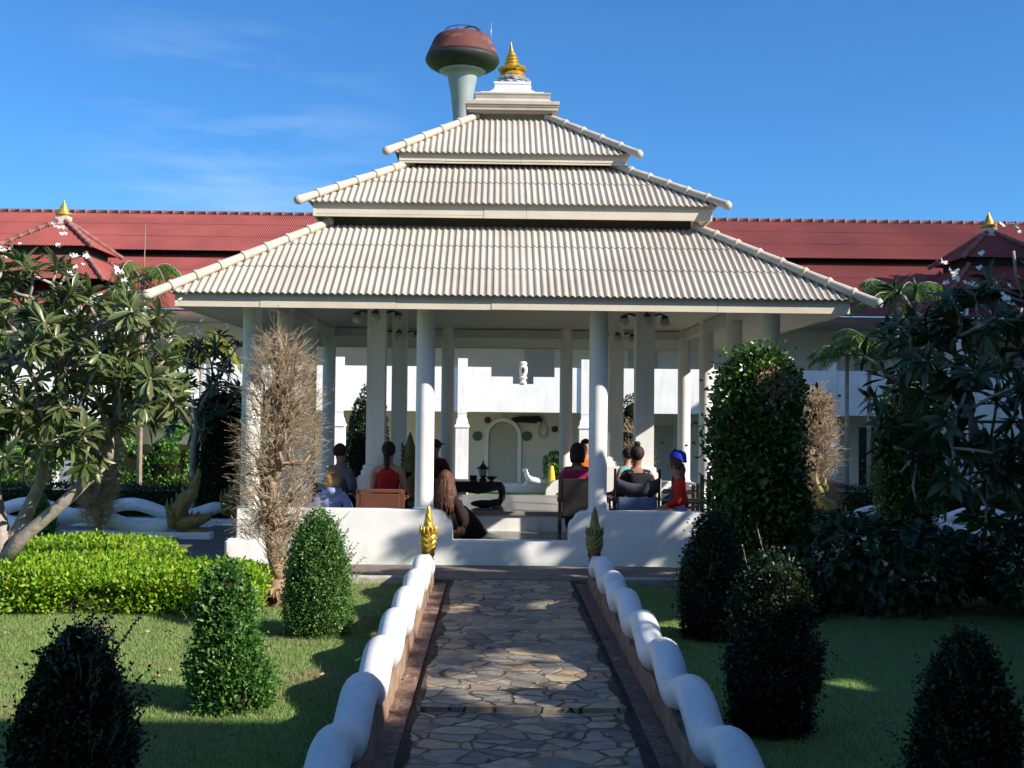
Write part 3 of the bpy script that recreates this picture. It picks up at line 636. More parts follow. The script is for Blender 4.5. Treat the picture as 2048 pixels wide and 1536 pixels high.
# arched door
def arch(cx, w, z0, zt, n=14):
    r = w/2; P_ = [(cx-r, z0), (cx-r, zt-r)]
    P_ += [(cx-r*math.cos(PI*k/n), zt-r+r*math.sin(PI*k/n)) for k in range(1, n)]
    return P_+[(cx+r, zt-r), (cx+r, z0)]
dx0 = (1007-992)*38.9/2250+CX
dr_ = MB(); dr_.prism(arch(dx0, .96, -.61, 1.45), 38.93, 38.995); BB('arched_door', dr_, 'doorpaint')
ar = MB(); a1 = arch(dx0, 1.0, -.61, 1.47); a2 = arch(dx0, 1.26, -.61, 1.60); n_ = len(a1)
ar.add([(x, 38.86, z) for x, z in a1]+[(x, 38.86, z) for x, z in a2]+[(x, 38.998, z) for x, z in a1]+[(x, 38.998, z) for x, z in a2],
       [(i, i+1, n_+i+1, n_+i) for i in range(n_-1)]+[(i, i+1, 2*n_+i+1, 2*n_+i) for i in range(n_-1)]+[(n_+i, n_+i+1, 3*n_+i+1, 3*n_+i) for i in range(n_-1)])
BB('door_surround', ar, 'white')
for k, x in enumerate((-13.5, -9.4, -5.4, 5.2, 9.2, 13.2)):
    d = MB(); d.box(x-.75, x+.75, 38.95, 38.998, -.61, 1.4); BB('ground_door', d, 'winglass' if k in (0, 5) else 'doorpaint')
for x in (-11.4, -7.5, -3.5, 0.4+.9, 4.9, 8.8, 12.8):
    d = MB(); d.box(x-.5, x+.5, 38.95, 38.998, 2.07, 4.0); BB('upper_door', d, mat('grey_panel_door', (.42, .42, .38), (.38, .38, .34), 2, .6))
# roof vent, drain holes
m_ = MB()
for x in (-7.9, -5.2, .2-1.9, 7.2, 10.8): m_.tube([(x, 35.86, 2.45), (x, 35.80, 2.44)], .045, 8)
BB('drain_spout', m_, 'brass')
# wall plaques and reliefs
def disc(px, py, r, m, label, Y=38.98):
    x = (px-992)*Y/2250+CX; z = CZ-(py-827)*Y/2250+(px-992)*.0105*Y/2250; rr = r*Y/2250
    d = MB(); d.lathe([(rr, 0), (rr*1.02, .02), (rr*.86, .035), (rr*.82, .02), (rr*.45, .03), (rr*.4, .045), (.001, .05)], 0, 0, 22)
    d.xf(Matrix.Translation((x, Y, z)) @ Matrix.Rotation(PI/2, 4, 'X')); o = d.build('wall_plaque', m, None, 'auto'); tag(o, label, 'plaque', 'round plaques on the back wall')
disc(956, 872, 9.5, 'disc1', 'round grey green plaque on the wall left of the arched door')
disc(1055, 872, 9.5, 'disc1', 'round grey green plaque on the wall just right of the arched door')
disc(976, 840, 6.5, 'disc2', 'small red brown plaque above left of the arched door')
disc(1110, 858, 6.5, 'disc2', 'small dark round plaque beside the faded painted ornament')
disc(1009.5, 826.5, 4.5, 'ornament', 'smallest pale ring plaque above the arched door top')
disc(1326, 885, 6.5, 'disc1', 'dark round plaque alone at the right, above the blue turban')
disc(677, 881, 6, 'disc2', 'small red round plaque above the man in grey at left')
# carved board
cb = MB(); Y = 38.95
def WP(px, py, Y): return ((px-992)*Y/2250+CX, Y, CZ-(py-827)*Y/2250+(px-992)*.0105*Y/2250)
o_ = [(1022, 838), (1030, 834), (1045, 832), (1062, 832), (1078, 831), (1086, 838), (1084, 846), (1078, 843), (1072, 847), (1060, 846), (1045, 845), (1030, 844)]
P_ = [WP(a, b, Y) for a, b in o_]
cb.add([(p[0], Y-.08, p[2]) for p in P_]+[(p[0], Y+.04, p[2]) for p in P_], [tuple(range(12)), tuple(range(23, 11, -1))]+[(i, (i+1) % 12, 12+(i+1) % 12, 12+i) for i in range(12)])
for k in range(8):
    a = WP(1030+k*6.5, 838+2*math.sin(k*2), Y-.09); cb.ball(a, .09, 8, 1, .4, .7)
tag(cb.build('carved_board', 'blackwood'), 'dark carved wooden board hung above right of the arched door', 'carving')
on = MB()
for sc_ in (1., .7):
    pts = [WP(1087+sc_*10*math.sin(t)*(1 if t < PI else 1), 862-sc_*(14*math.cos(t)+(8 if abs(t-0) < .3 or abs(t-2*PI) < .3 else 0)), 38.97) for t in [2*PI*k/24 for k in range(25)]]
    on.tube(pts, .018, 5)
tag(on.build('wall_ornament', 'ornament'), 'faded ochre ring and flame relief on the wall right of the door', 'relief')

# turrets at the two ends
def turret(xc, label, win):
    t = tag(empty('corner_turret', (xc, 36.2, -.9)), label, 'tower', 'red hip roofed corner turrets')
    inv = Matrix.Translation((-xc, -36.2, .9))
    def B(name, mb, m, sm=False, fix=True):
        o = mb.build(name, m, t, sm, fix); o.matrix_parent_inverse = inv; return o
    a = 1.38; yc = 37.35; m_ = MB()
    for q in range(4): slope_sheet(m_, a, 6.97, .12, 7.92, xc, yc, q*PI/2, amp=.012, courses=1, sub=5)
    B('roof', m_, 'red', 'auto', fix=False)
    m_ = MB()
    for q in range(4): slope_sheet(m_, 2.0, 5.85, 1.15, 6.7, xc, yc, q*PI/2, amp=.012, courses=1, sub=5)
    B('skirt_roof', m_, 'red', 'auto', fix=False)
    m_ = MB()
    for sx, sy in ((-1, -1), (1, -1), (1, 1), (-1, 1)):
        hip_cap(m_, (xc+sx*(a+.06), yc+sy*(a+.06), 6.98), (xc+sx*.14, yc+sy*.14, 7.97), r=.075, seg=.35, n=8)
        hip_cap(m_, (xc+sx*2.05, yc+sy*2.05, 5.85), (xc+sx*1.15, yc+sy*1.15, 6.77), r=.07, seg=.35, n=8)
    B('hip_cap', m_, 'redcap', True)
    m_ = MB(); m_.box(xc-1.1, xc+1.1, yc-1.1, yc+1.1, 5.9, 7.02); B('neck', m_, 'dark')
    m_ = MB(); m_.box(xc-.2, xc+.2, yc-.2, yc+.2, 7.8, 8.13); B('finial_block', m_, 'ornament')
    m_ = MB(); m_.lathe([(.2, 8.13), (.27, 8.17), (.27, 8.23), (.2, 8.25), (.16, 8.31), (.18, 8.35), (.11, 8.39), (.13, 8.44), (.07, 8.48), (.09, 8.52), (.04, 8.57), (.03, 8.63), (.005, 8.71)], xc, yc, 16); B('finial', m_, 'gold', True)
    m_ = MB(); y0 = 35.5; w = 1.75
    for sx in (-1, 1):
        m_.box(xc+sx*w-.2, xc+sx*w+.2, y0-.2, y0+.2, -.9, 5.4)
    m_.box(xc-w+.2, xc+w-.2, y0-.06, y0+.1, 1.7, 3.1)
    m_.box(xc-w-.2, xc+w+.2, y0+.25, 38.9, -.9, .12); m_.box(xc-w-.2, xc-w+.25, y0+.25, 38.9, .12, 5.4); m_.box(xc+w-.25, xc+w+.2, y0+.25, 38.9, .12, 5.4)
    B('wall', m_, 'white')
    for wx in win:
        m_ = MB(); zz0, zz1 = -.55, 1.1; fx0, fx1 = xc+wx-.55, xc+wx+.55
        m_.box(fx0-.3, fx0, y0-.1, y0+.05, zz0-.5, zz1+.5); m_.box(fx1, fx1+.12, y0-.1, y0+.05, zz0-.1, zz1+.5); m_.box(fx0, fx1, y0-.1, y0+.05, zz1, zz1+.5); m_.box(fx0-.3, fx1+.12, y0-.16, y0+.05, zz0-.12, zz0)
        fr = B('window', m_, 'white')
        g_ = MB(); g_.box(fx0, fx1, y0-.02, y0+.0, zz0, zz1); B('pane', g_, 'winglass')
    return t
turret(BX-15.25, 'red hip roofed turret with gold finial at the left end of the back building', (0,))
turret(BX+15.6, 'red hip roofed turret with gold finial at the right end of the back building', (-.55,))
# right wing, runs along the right side of the courtyard towards the camera
rw = tag(empty('side_wing', (21, 12, 0)), 'long white side wing with red roof running down the right of the courtyard', 'building')
def RW(name, mb, m, sm=False):
    o = mb.build(name, m, rw, sm); o.matrix_parent_inverse = Matrix.Translation((-21, -12, 0)); return o
m_ = MB(); m_.prism([(16.9, 9.2), (19.3, 10.9), (23, 8.3), (23, 8.15), (19.3, 10.75), (16.9, 9.05)], -14, 35.4); RW('roof', m_, 'red')
m_ = MB(); m_.box(19, 22.5, -13.5, 35.2, -.9, 8.4); m_.box(17.2, 19, -13.5, 30.5, 2, 2.2); m_.box(17.1, 17.2, -13.5, 30.5, 1.8, 3.2); RW('wall', m_, 'white')
m_ = MB()
for y in range(-13, 30, 4): m_.box(16.9, 17.3, y, y+.3, -.9, 1.8); m_.box(17.2, 17.4, y, y+.3, 3.2, 8.3)
RW('gallery_pillars', m_, 'white')
# entrance hall behind the viewpoint
eh = tag(empty('entrance_hall', (0, -6, 0)), 'tall white entrance hall with red roof standing behind the viewpoint', 'building')
def EH(name, mb, m):
    o = mb.build(name, m, eh); o.matrix_parent_inverse = Matrix.Translation((0, 6, 0)); return o
m_ = MB(); m_.prism([(.8, 7.55), (-6, 11.2), (-13, 7.55), (-13, 7.4), (-6, 11.05), (.8, 7.4)], -5.5, 15, axis='X'); EH('roof', m_, 'red')
m_ = MB(); m_.box(-5, -1.6, -1.6, -1.3, 0, 8.6); m_.box(1.4, 14.5, -1.6, -1.3, 0, 8.6); m_.box(-1.6, 1.4, -1.6, -1.3, 3.2, 8.6); m_.box(-5, 14.5, -12, -11.7, 0, 7.6); m_.box(-5, 14.5, -11.7, -1.6, 3.6, 3.8); EH('wall', m_, 'white')
for k in range(4):
    if k != 9: EH('pillar', MB().bbox((-4.8, -2.2, 2.4, 14)[k], (-4.4, -1.8, 2.8, 14.4)[k], -.9, -.5, 0, 8.2, .03), 'white')
# antenna-like slender pole and water tower
wt = tag(empty('water_tower', (-1.99, 60, -.9)), 'mushroom shaped water tower with rusty red cap and tapered grey stem behind the pavilion', 'water tower')
tx, ty = (917.5-992)*60/2250+CX, 60
def TW(name, mb, m, sm=True, par=None):
    o = mb.build(name, m, par or wt, sm);
    o.matrix_parent_inverse = Matrix.Translation((1.99, -60, .9)); return o
zt = lambda py: CZ+(827-py)*60/2250
m_ = MB(); m_.lathe([(.45, -.9), (.42, 6), (.43, zt(260)), (.50, zt(225)), (.62, zt(185)), (.80, zt(150)), (.80, zt(147)), (.98, zt(143)), (1.25, zt(139.5))], tx, ty, 40); stem = TW('stem', m_, 'tank')
m_ = MB(); m_.lathe([(.80, zt(144)), (1.2, zt(139)), (1.55, zt(134)), (1.85, zt(127)), (1.985, zt(120)), (1.995, zt(116.5)), (1.97, zt(113))], tx, ty, 48); TW('tank_underside', m_, 'darksteel')
m_ = MB(); m_.lathe([(1.972, zt(113.2)), (1.90, zt(106)), (1.70, zt(89)), (1.54, zt(76)), (1.42, zt(70)), (.9, zt(67)), (.001, zt(66))], tx, ty, 48); TW('tank_cap', m_, 'rust')
m_ = MB(); zc = zt(68)
for k in range(10):
    a = 2*PI*k/10; m_.tube([(tx+.95*math.cos(a), ty+.95*math.sin(a), zc-.05), (tx+.95*math.cos(a), ty+.95*math.sin(a), zc+.30)], .02, 5)
m_.tube([(tx+.95*math.cos(2*PI*k/32), ty+.95*math.sin(2*PI*k/32), zc+.30) for k in range(33)], .022, 5); m_.tube([(tx+.45+.5*math.cos(PI*k/10), ty-.4, zc+.42*math.sin(PI*k/10)) for k in range(11)], .05, 6)
TW('top_railing', m_, 'darksteel')
m_ = MB(); m_.box(tx-.45, tx+.25, ty-.5, ty+.3, zc-.1, zc+.27); m_.lathe([(.3, zc+.27), (.2, zc+.33), (.02, zc+.36)], tx-.1, ty-.1, 10); TW('hatch', m_, 'rust')
m_ = MB(); m_.tube([(tx+1.52, ty-.2, zt(82)), (tx+1.52, ty-.2, zt(42))], .012, 5); TW('lightning_rod', m_, 'silver')

# ------------------------------------------------------------------ people
def skin_mesh(name, V, E, R, m, parent, sub=2):
    me = bpy.data.meshes.new(name); me.from_pydata([tuple(v) for v in V], E, []); o = link(name, me, m, parent)
    o.modifiers.new('Skin', 'SKIN'); sk = me.skin_vertices[0].data
    for i, r in enumerate(R): sk[i].radius = (r, r) if not hasattr(r, '__len__') else r
    sk[0].use_root = True
    o.modifiers['Skin'].use_smooth_shade = True; o.modifiers['Skin'].branch_smoothing = .4
    s = o.modifiers.new('Sub', 'SUBSURF'); s.levels = sub; s.render_levels = sub
    return o
def person(loc, face, label, seat=.40, skin='skin', top='redtop', bottom='black', hair=('hair', 'short'), sleeves=0, lean=0, scale=1., headturn=0, headtilt=0, legs='chair', arms='lap', spread=.12, group='people seated in the pavilion', extra=None, sit=.0):
    """loc = point on the floor under the seat; face = heading the person looks along (0 = +Y, away from camera)"""
    t = tag(empty('person', loc, face), label, 'person', group); t.scale = (scale,)*3
    hip = Vector((0, 0, seat+.09)); ln = lean
    def T(h, f=0., x=0.): return Vector((x, f+h*math.sin(ln), seat+.09+h*math.cos(ln)))
    V = [hip]; E = []; R = [(.135, .105)]
    def add(p, par, r): V.append(Vector(p)); E.append((par, len(V)-1)); R.append(r if hasattr(r, '__len__') else (r, r)); return len(V)-1
    w = add(T(.15), 0, (.115, .085)); c = add(T(.32), w, (.145, .095)); ch = add(T(.42), c, (.11, .08)); nk_ = add(T(.475, .01), ch, .056); nk2 = add(T(.525, .02), nk_, .052)
    hd = add(T(.575, .03), nk2, (.070, .078)); hd2 = add(T(.645, .03), hd, (.078, .092)); hd3 = add(T(.705, .02), hd2, (.055, .065))
    arms_v = []
    for sx in (-1, 1):
        sh = add(T(.405, 0, sx*.165), ch, .058)
        if arms == 'lap': el = add(T(.16, -.0, sx*.215), sh, .042); wr = add(T(.06, .20, sx*.12), el, .028); ha = add(T(.05, .27, sx*.08), wr, (.036, .02))
        elif arms == 'rest': el = add(T(.15, .03, sx*.20), sh, .045); wr = add(T(.11, .25, sx*.19), el, .030); ha = add(T(.10, .32, sx*.185), wr, (.036, .02))
        else: el = add(T(.19, .10, sx*.20), sh, .040); wr = add(T(.30, .24, sx*.07), el, .028); ha = add(T(.36, .25, sx*.045), wr, (.034, .02))
        arms_v.append((sh, el, wr, ha))
        hv = V[ha]; wv = V[wr]; d = (hv-wv).normalized(); sd = d.cross(Vector((0, 0, 1))).normalized()
        for k, (o__, L) in enumerate(((-.026, .055), (-.009, .066), (.009, .062), (.026, .048))):
            a_ = add(hv+d*.035+sd*o__, ha, .009); b_ = add(hv+d*(.035+L*.6)+sd*o__*1.15+Vector((0, 0, -.012)), a_, .008); add(hv+d*(.035+L*.9)+sd*o__*1.15+Vector((0, 0, -.03)), b_, .0065)
        th = add(hv-d*.01-sd*sx*.032, ha, .010); add(hv+d*.03-sd*sx*.05, th, .008)
    legs_v = []
    for sx in (-1, 1):
        hj = add(hip+Vector((sx*.085, .03, -.02)), 0, .085)
        if legs == 'chair': kn = add((sx*spread, .42, seat+.06), hj, .060); an = add((sx*spread, .44, .09), kn, .040); ft = add((sx*spread, .57, .035), an, (.04, .025))
        elif legs == 'cross': kn = add((sx*.30, .28, seat+.10), hj, .062); an = add((-sx*.06, .33, seat+.03), kn, .042); ft = add((-sx*.16, .30, seat+.03), an, (.035, .025))
        elif legs == 'side': kn = add((.10+sx*.07, .36, seat+.07), hj, .060); an = add((.22+sx*.06, .46, .09), kn, .040); ft = add((.30+sx*.06, .56, .035), an, (.04, .025))
        legs_v.append((hj, kn, an, ft))
    skin_mesh('body', V, E, R, skin, t)
    # clothing follows the torso
    def garment(name, ids, grow, m, ext=None):
        idx = {v: i for i, v in enumerate(ids)}; VV = [V[i] for i in ids]; EE = [(idx[a], idx[b]) for a, b in E if a in idx and b in idx]
        RR = [tuple(q+grow for q in R[i]) for i in ids]
        if ext:
            for p, par, r in ext: VV.append(Vector(p)); EE.append((idx[par], len(VV)-1)); RR.append(r if hasattr(r, '__len__') else (r, r))
        return skin_mesh(name, VV, EE, RR, m, t)
    ids = [0, w, c, ch]; ext = [(T(.468, .005), ch, (.068, .066))] if sleeves else []
    if sleeves >= 1: ids += [arms_v[0][0], arms_v[1][0]]; ext += [(V[a[0]].lerp(V[a[1]], .45), a[0], .058) for a in arms_v]
    if sleeves == 2: ids += [a[1] for a in arms_v]+[a[2] for a in arms_v]; ext = ext[:1]
    if sleeves == 0: ext += [(T(.462, 0), ch, (.062, .062))]
    garment('top', ids, 0.024 if sleeves else .026, top, ext)
    if bottom: garment('trousers', [0]+[i for l in legs_v for i in l[:3]], .014, bottom)
    H = T(.645, .025)
    hm, st = hair; h_ = MB()
    if st in ('short', 'bun', 'bob', 'long', 'pony', 'man'):
        h_.ball(H+Vector((0, -.018, .022)), .098, 20, .90, 1.0, 1.02)
        # keep the face clear: cut the cap away in front, below the brow
        h_.v = [(x, min(y, H.y+.055+max(0, z-H.z-.03)*.5), z) for x, y, z in h_.v]
        if st == 'man': h_.v = [(x, y, max(z, H.z-.045)) for x, y, z in h_.v]
        if st == 'bun': h_.ball(H+Vector((0, -.035, .135)), .040, 14, 1, 1, .9)
        if st == 'pony': h_.tube([H+Vector((0, -.10, .03)), H+Vector((0, -.125, -.05)), H+Vector((0, -.11, -.16)), H+Vector((0, -.10, -.26))], [.035, .04, .034, .012], 10)
        if st == 'bob': h_.tube([H+Vector((0, -.03, .02)), H+Vector((0, -.04, -.06)), H+Vector((0, -.05, -.13))], [.095, .100, .085], 16)
        if st == 'long':
            for k in range(26):
                a = PI*(1.0+k/25) if True else 0; r_ = .085; bx, by = math.cos(a)*r_*1.05, math.sin(a)*r_
                h_.tube([H+Vector((bx*.7, by*.7, .07)), H+Vector((bx, by-.01, -.03)), H+Vector((bx*1.35, by*1.15-.03, -.16)), H+Vector((bx*1.5, by*1.1-.05, -.30-.03*math.sin(k*2.3))), H+Vector((bx*1.35, by-.055, -.40-.05*math.sin(k*1.7)))], [.03, .034, .032, .026, .006], 6)
    if st == 'turban':
        h_.ball(H+Vector((0, -.02, .05)), .105, 22, .92, 1.15, .82)
        for k in range(5):
            zc_ = H.z+.01+k*.025; rr_ = .100-.006*k*k*.6
            h_.tube([(H.x+rr_*math.cos(a), H.y-.02+rr_*1.1*math.sin(a), zc_+.03*math.sin(a)) for a in [2*PI*j/20 for j in range(21)]], .018, 6)
    if st == 'hat':
        h_.ball(H+Vector((0, -.01, .04)), .10, 18, 1, 1, .9); h_.lathe([(.17, H.z+.045), (.17, H.z+.055), (.09, H.z+.075)], H.x, H.y, 18)
    h_.v = [(x+.004*math.sin(z*190+y*90), y+.004*math.sin(x*170+z*60), z+.003*math.sin(x*150+y*140)) for x, y, z in h_.v]
    h_.build('hair' if st not in ('turban', 'hat') else st, hm, t, smooth=True)
    if st in ('turban', 'man'):
        pass
    # face: nose, ears, eyes, mouth
    f = MB(); f.tube([H+Vector((0, .085, .02)), H+Vector((0, .105, -.015)), H+Vector((0, .09, -.025))], [.008, .013, .009], 8)
    for sx in (-1, 1): f.ball(H+Vector((sx*.078, .0, -.005)), .02, 8, .4, .8, 1.3)
    f.build('nose_and_ears', skin, t, smooth=True)
    e = MB()
    for sx in (-1, 1): e.ball(H+Vector((sx*.03, .078, .015)), .009, 8, 1.4, .5, .7)
    e.build('eyes', 'hair', t, smooth=True)
    e = MB(); e.ball(H+Vector((0, .080, -.05)), .012, 8, 1.8, .5, .5); e.build('mouth', 'maroon', t, smooth=True)
    if extra: extra(t, T, H, V)
    return t
def px2(px, Y): return (px-992)*Y/2250+CX
FZ = .20
def hood(t, T, H, V):
    m_ = MB(); m_.tube([T(.50, -.09, -.06), T(.47, -.12, 0), T(.50, -.09, .06)], [.03, .05, .03], 10); m_.tube([(T(.47).x+.095*math.cos(a), T(.47).y+.085*math.sin(a)-.01, T(.475).z+.02*math.sin(a)) for a in [2*PI*k/18 for k in range(19)]], .032, 8)
    m_.build('hood', 'hoodie', t, smooth=True)
person((px2(668, 13.55), 13.55, FZ), .12, 'child with blonde hair in a blue hoodie, behind the left of the low wall', seat=.06, top='hoodie', bottom='denim', hair=('blonde', 'bob'), sleeves=2, legs='cross', scale=.97, extra=hood)
person((px2(682, 14.9), 14.9, FZ), -.5, 'dark haired man in a grey shirt seated behind the child in the hoodie', seat=.28, skin='tan', top='greyshirt', bottom='black', hair=('hair', 'man'), sleeves=2, arms='rest', scale=1.0)
person((px2(779, 14.0), 14.0, FZ), -.1, 'woman in a red sleeveless top, back to camera in a wooden chair', seat=.35, top='redtop', bottom='black', hair=('hair', 'pony'), sleeves=0, arms='rest', scale=.99)
def skirt(t, T, H, V):
    m_ = MB(); m_.tube([(0, 0, .30), (.03, .10, .32), (.12, .28, .30), (.2, .38, .20), (.27, .44, .03)], [.17, .19, .16, .15, .19], 16); m_.build('skirt', 'darkdress', t, smooth=True)
person((px2(893, 13.5), 13.5, FZ), -.25, 'woman with long brown hair in a dark dress, low by the wall opening', seat=.06, top='darkdress', bottom='darkdress', hair=('brownhair', 'long'), sleeves=2, legs='side', scale=.95, extra=skirt)
person((px2(873, 18.3), 18.3, FZ), PI-.3, 'person in a maroon shirt and hat half hidden behind the front left column', seat=.26, skin='tan', top='maroon', bottom='black', hair=('maroon', 'hat'), sleeves=2)
person((px2(1156, 13.9), 13.9, FZ), -.12, 'woman with a black bob and magenta top in a tall black chair', seat=.37, skin='tan', top='magenta', bottom='black', hair=('hair', 'bob'), sleeves=1, arms='rest', scale=.98)
person((px2(1172, 18.3), 18.3, FZ), PI+.15, 'man in an orange shirt facing the camera beyond the woman in magenta', seat=.30, skin='skin', top='orange', bottom='black', hair=('hair', 'man'), sleeves=1, arms='lap', scale=1.0)
person((px2(1276, 13.95), 13.95, FZ), .05, 'person with a dark topknot and black shirt, back to camera in a sling chair', seat=.32, skin='tan', top='black', bottom='denim', hair=('hair', 'bun'), sleeves=2, arms='rest', scale=1.0)
person((px2(1258, 17.0), 17.0, FZ), .6, 'person in a teal striped top partly hidden behind the topknot person', seat=.26, skin='skin', top='teal', bottom='navy', hair=('hair', 'short'), sleeves=1, scale=.95)
person((px2(1359, 15.3), 15.3, FZ), 1.25, 'man in a bright blue turban facing left behind the girl in red', seat=.24, skin='tan', top='navy', bottom='navy', hair=('turban', 'turban'), sleeves=2, arms='lap', scale=.97)
def shorts(t, T, H, V):
    m_ = MB(); m_.tube([(0, -.05, .53), (0, .08, .52), (0, .16, .51)], [.14, .145, .12], 14, sq=.7); m_.build('shorts', 'lilac', t, smooth=True)
person((px2(1368, 13.5), 13.5, FZ), 1.25, 'girl in a long sleeved red top with brown hair facing left', seat=.42, top='redsleeve', bottom=None, hair=('brownhair', 'pony'), sleeves=2, arms='lap', scale=.82, lean=.15, extra=shorts)

# ------------------------------------------------------------------ chairs and furniture
def chair(x, y, rz, label, kind='wood'):
    t = tag(empty('chair', (x, y, FZ), rz), label, 'chair', 'chairs in the pavilion'); m = 'wood' if kind == 'wood' else 'blackwood'
    w = .27 if kind == 'wood' else .215
    MB().bbox(-w, w, -.22, .24, .30, .335, .01).build('seat', m, t)
    for sx in (-1, 1):
        for sy in (-1, 1):
            h = .30 if sy > 0 else .62
            MB().box(sx*w-.022, sx*w+.022, sy*.22-.022, sy*.22+.022, 0, h if kind != 'tall' else (.85 if sy < 0 else .30)).build('leg', m, t)
        MB().bbox(sx*w-.035, sx*w+.035, -.24, .26, .50, .53, .008).build('armrest', m, t)
    if kind == 'wood':
        MB().bbox(-w+.024, w-.024, -.245, -.215, .36, .57, .008).build('backrest', m, t); MB().bbox(-w-.0, w+.0, -.25, -.205, .585, .625, .008).build('top_rail', m, t)
    return t
chair(px2(768, 13.95)+.02, 13.85, -.05, 'red brown wooden chair under the woman in the red sleeveless top')
tk = chair(px2(1156, 13.85), 13.75, -.05, 'tall black framed chair under the woman in magenta', 'tall')
MB().bbox(-.19, .19, -.25, -.225, .33, .78, .01).build('backrest', 'black', tk)
def sling_chair(x, y, rz, label):
    t = tag(empty('folding_chair', (x, y, FZ), rz), label, 'chair', 'chairs in the pavilion')
    for sx in (-1, 1):
        MB().tube([(sx*.27, -.24, 0), (sx*.27, -.22, .40), (sx*.27, -.27, .90)], .016, 8).build('back_post', 'blackwood', t)
        MB().tube([(sx*.27, -.20, .02), (sx*.02, -.20, .22), (-sx*.24, -.20, .40)], .012, 6).build('cross_brace', 'blackwood', t)
        MB().bbox(sx*.27-.03, sx*.27+.03, -.22, .24, .52, .545, .008).build('armrest', 'blackwood', t)
        MB().tube([(sx*.27, .22, 0), (sx*.27, .2, .52)], .014, 6).build('front_post', 'blackwood', t)
    v = []; n = 14
    for i in range(n+1):
        u = -1+2*i/n; sag = .05*(1-u*u)
        for (z, d) in ((.70, 0), (.78, -.005), (.56, 0)): pass
        v += [(u*.27, -.25-sag*1.1, .58+.04*u*u-.02*(1-u*u)), (u*.27, -.265-sag*1.3, .70-.05*(1-u*u)+.02), (u*.27, -.275-sag, .80-.075*(1-u*u))]
    f = [(i*3+k, i*3+3+k, i*3+4+k, i*3+1+k) for i in range(n) for k in range(2)]
    o = MB().add(v, f).build('back_sling', 'sling', t, smooth=True); so_ = o.modifiers.new('thick', 'SOLIDIFY'); so_.thickness = .012
    MB().bbox(-.26, .26, -.2, .22, .36, .385, .01).build('seat', 'sling', t)
    v = []
    for i in range(n+1):
        u = -1+2*i/n; v += [(u*.24, -.25-.03*(1-u*u), .10+.05*u*u), (u*.25, -.25-.06*(1-u*u), .34), (u*.24, -.262-.05*(1-u*u), .56)]
    o = MB().add(v, f).build('draped_blanket', 'denim', t, smooth=True); so_ = o.modifiers.new('thick', 'SOLIDIFY'); so_.thickness = .015
sling_chair(px2(1270, 13.85), 13.85, .03, 'folding sling chair with grey cloth back under the topknot person')
chair(px2(1376, 13.7), 13.66, 1.2, 'dark wooden chair under the girl in the red top', 'tall')
chair(px2(1358, 15.3)+.02, 15.3, 1.25, 'dark chair under the man in the blue turban', 'dark')
chair(px2(682, 14.9), 14.86, -.5, 'dark chair under the man in the grey shirt', 'dark')
chair(px2(1172, 18.3), 18.36, PI+.15, 'chair under the man in the orange shirt', 'dark')
st_ = tag(empty('stool', (px2(893, 13.5), 13.47, FZ)), 'low wooden stool under the woman with long brown hair', 'stool')
MB().bbox(-.17, .17, -.15, .17, .13, .165, .01).build('seat', 'wood', st_)
for sx in (-1, 1):
    for sy in (-1, 1): MB().box(sx*.13-.02, sx*.13+.02, sy*.12-.02, sy*.12+.02, 0, .13).build('leg', 'wood', st_)
# black low table with curled legs on the platform
TZ = .46; ty0 = 15.9
tb = tag(empty('low_table', (px2(945, ty0), ty0, TZ)), 'black lacquered low table with curled legs on the pavilion platform', 'table')
MB().bbox(-.62, .42, -.28, .28, .30, .345, .012).build('tabletop', 'blackwood', tb)
ap = MB(); ap.prism([(-.60, .30), (-.60, .24), (-.45, .20), (-.3, .17), (-.1, .20), (.1, .17), (.25, .20), (.40, .24), (.40, .30)], -.27, -.24); ap.build('apron', 'blackwood', tb)
for sx in (-.58, .38):
    for sy in (-.24, .24):
        s1 = 1 if sx > 0 else -1
        MB().tube([(sx, sy, .30), (sx+s1*.05, sy, .22), (sx+s1*.055, sy, .12), (sx+s1*.02, sy, .05), (sx-s1*.06, sy, .03), (sx-s1*.10, sy, .05)], [.05, .055, .045, .035, .03, .02], 10).build('leg', 'blackwood', tb, smooth=True)
ln = tag(empty('lantern', (px2(968, ty0), ty0, TZ+.345)), 'dark metal lantern with pointed cap on the black low table', 'lantern')
m_ = MB(); m_.lathe([(.06, 0), (.05, .02), (.03, .04), (.045, .06), (.05, .07)], 0, 0, 12); m_.build('base', 'blackwood', ln, smooth='auto')
m_ = MB()
for k in range(6):
    a = 2*PI*k/6; m_.tube([(.042*math.cos(a), .042*math.sin(a), .07), (.062*math.cos(a), .062*math.sin(a), .17)], .006, 5)
m_.build('bars', 'blackwood', ln); MB().lathe([(.034, .072), (.05, .168)], 0, 0, 6).build('glass', 'glass', ln)
MB().lathe([(.10, .165), (.095, .175), (.05, .20), (.03, .225), (.012, .235), (.014, .25), (.003, .285)], 0, 0, 6).build('cap', 'blackwood', ln)
tag(MB().bbox(px2(949, ty0)-.05, px2(949, ty0)+.05, ty0-.06, ty0+.06, TZ+.348, TZ+.42, .006).build('box', 'blackwood'), 'small dark box left of the lantern on the low table', 'box')
m_ = MB(); m_.lathe([(.03, 0), (.03, .01), (.06, .03), (.09, .055), (.085, .058), (.03, .03)], px2(985, ty0), ty0-.05, 16); m_.v = [(a, b, c+TZ+.348) for a, b, c in m_.v]; tag(m_.build('bowl', 'blackwood', None, True), 'dark shallow bowl right of the lantern on the low table', 'bowl')
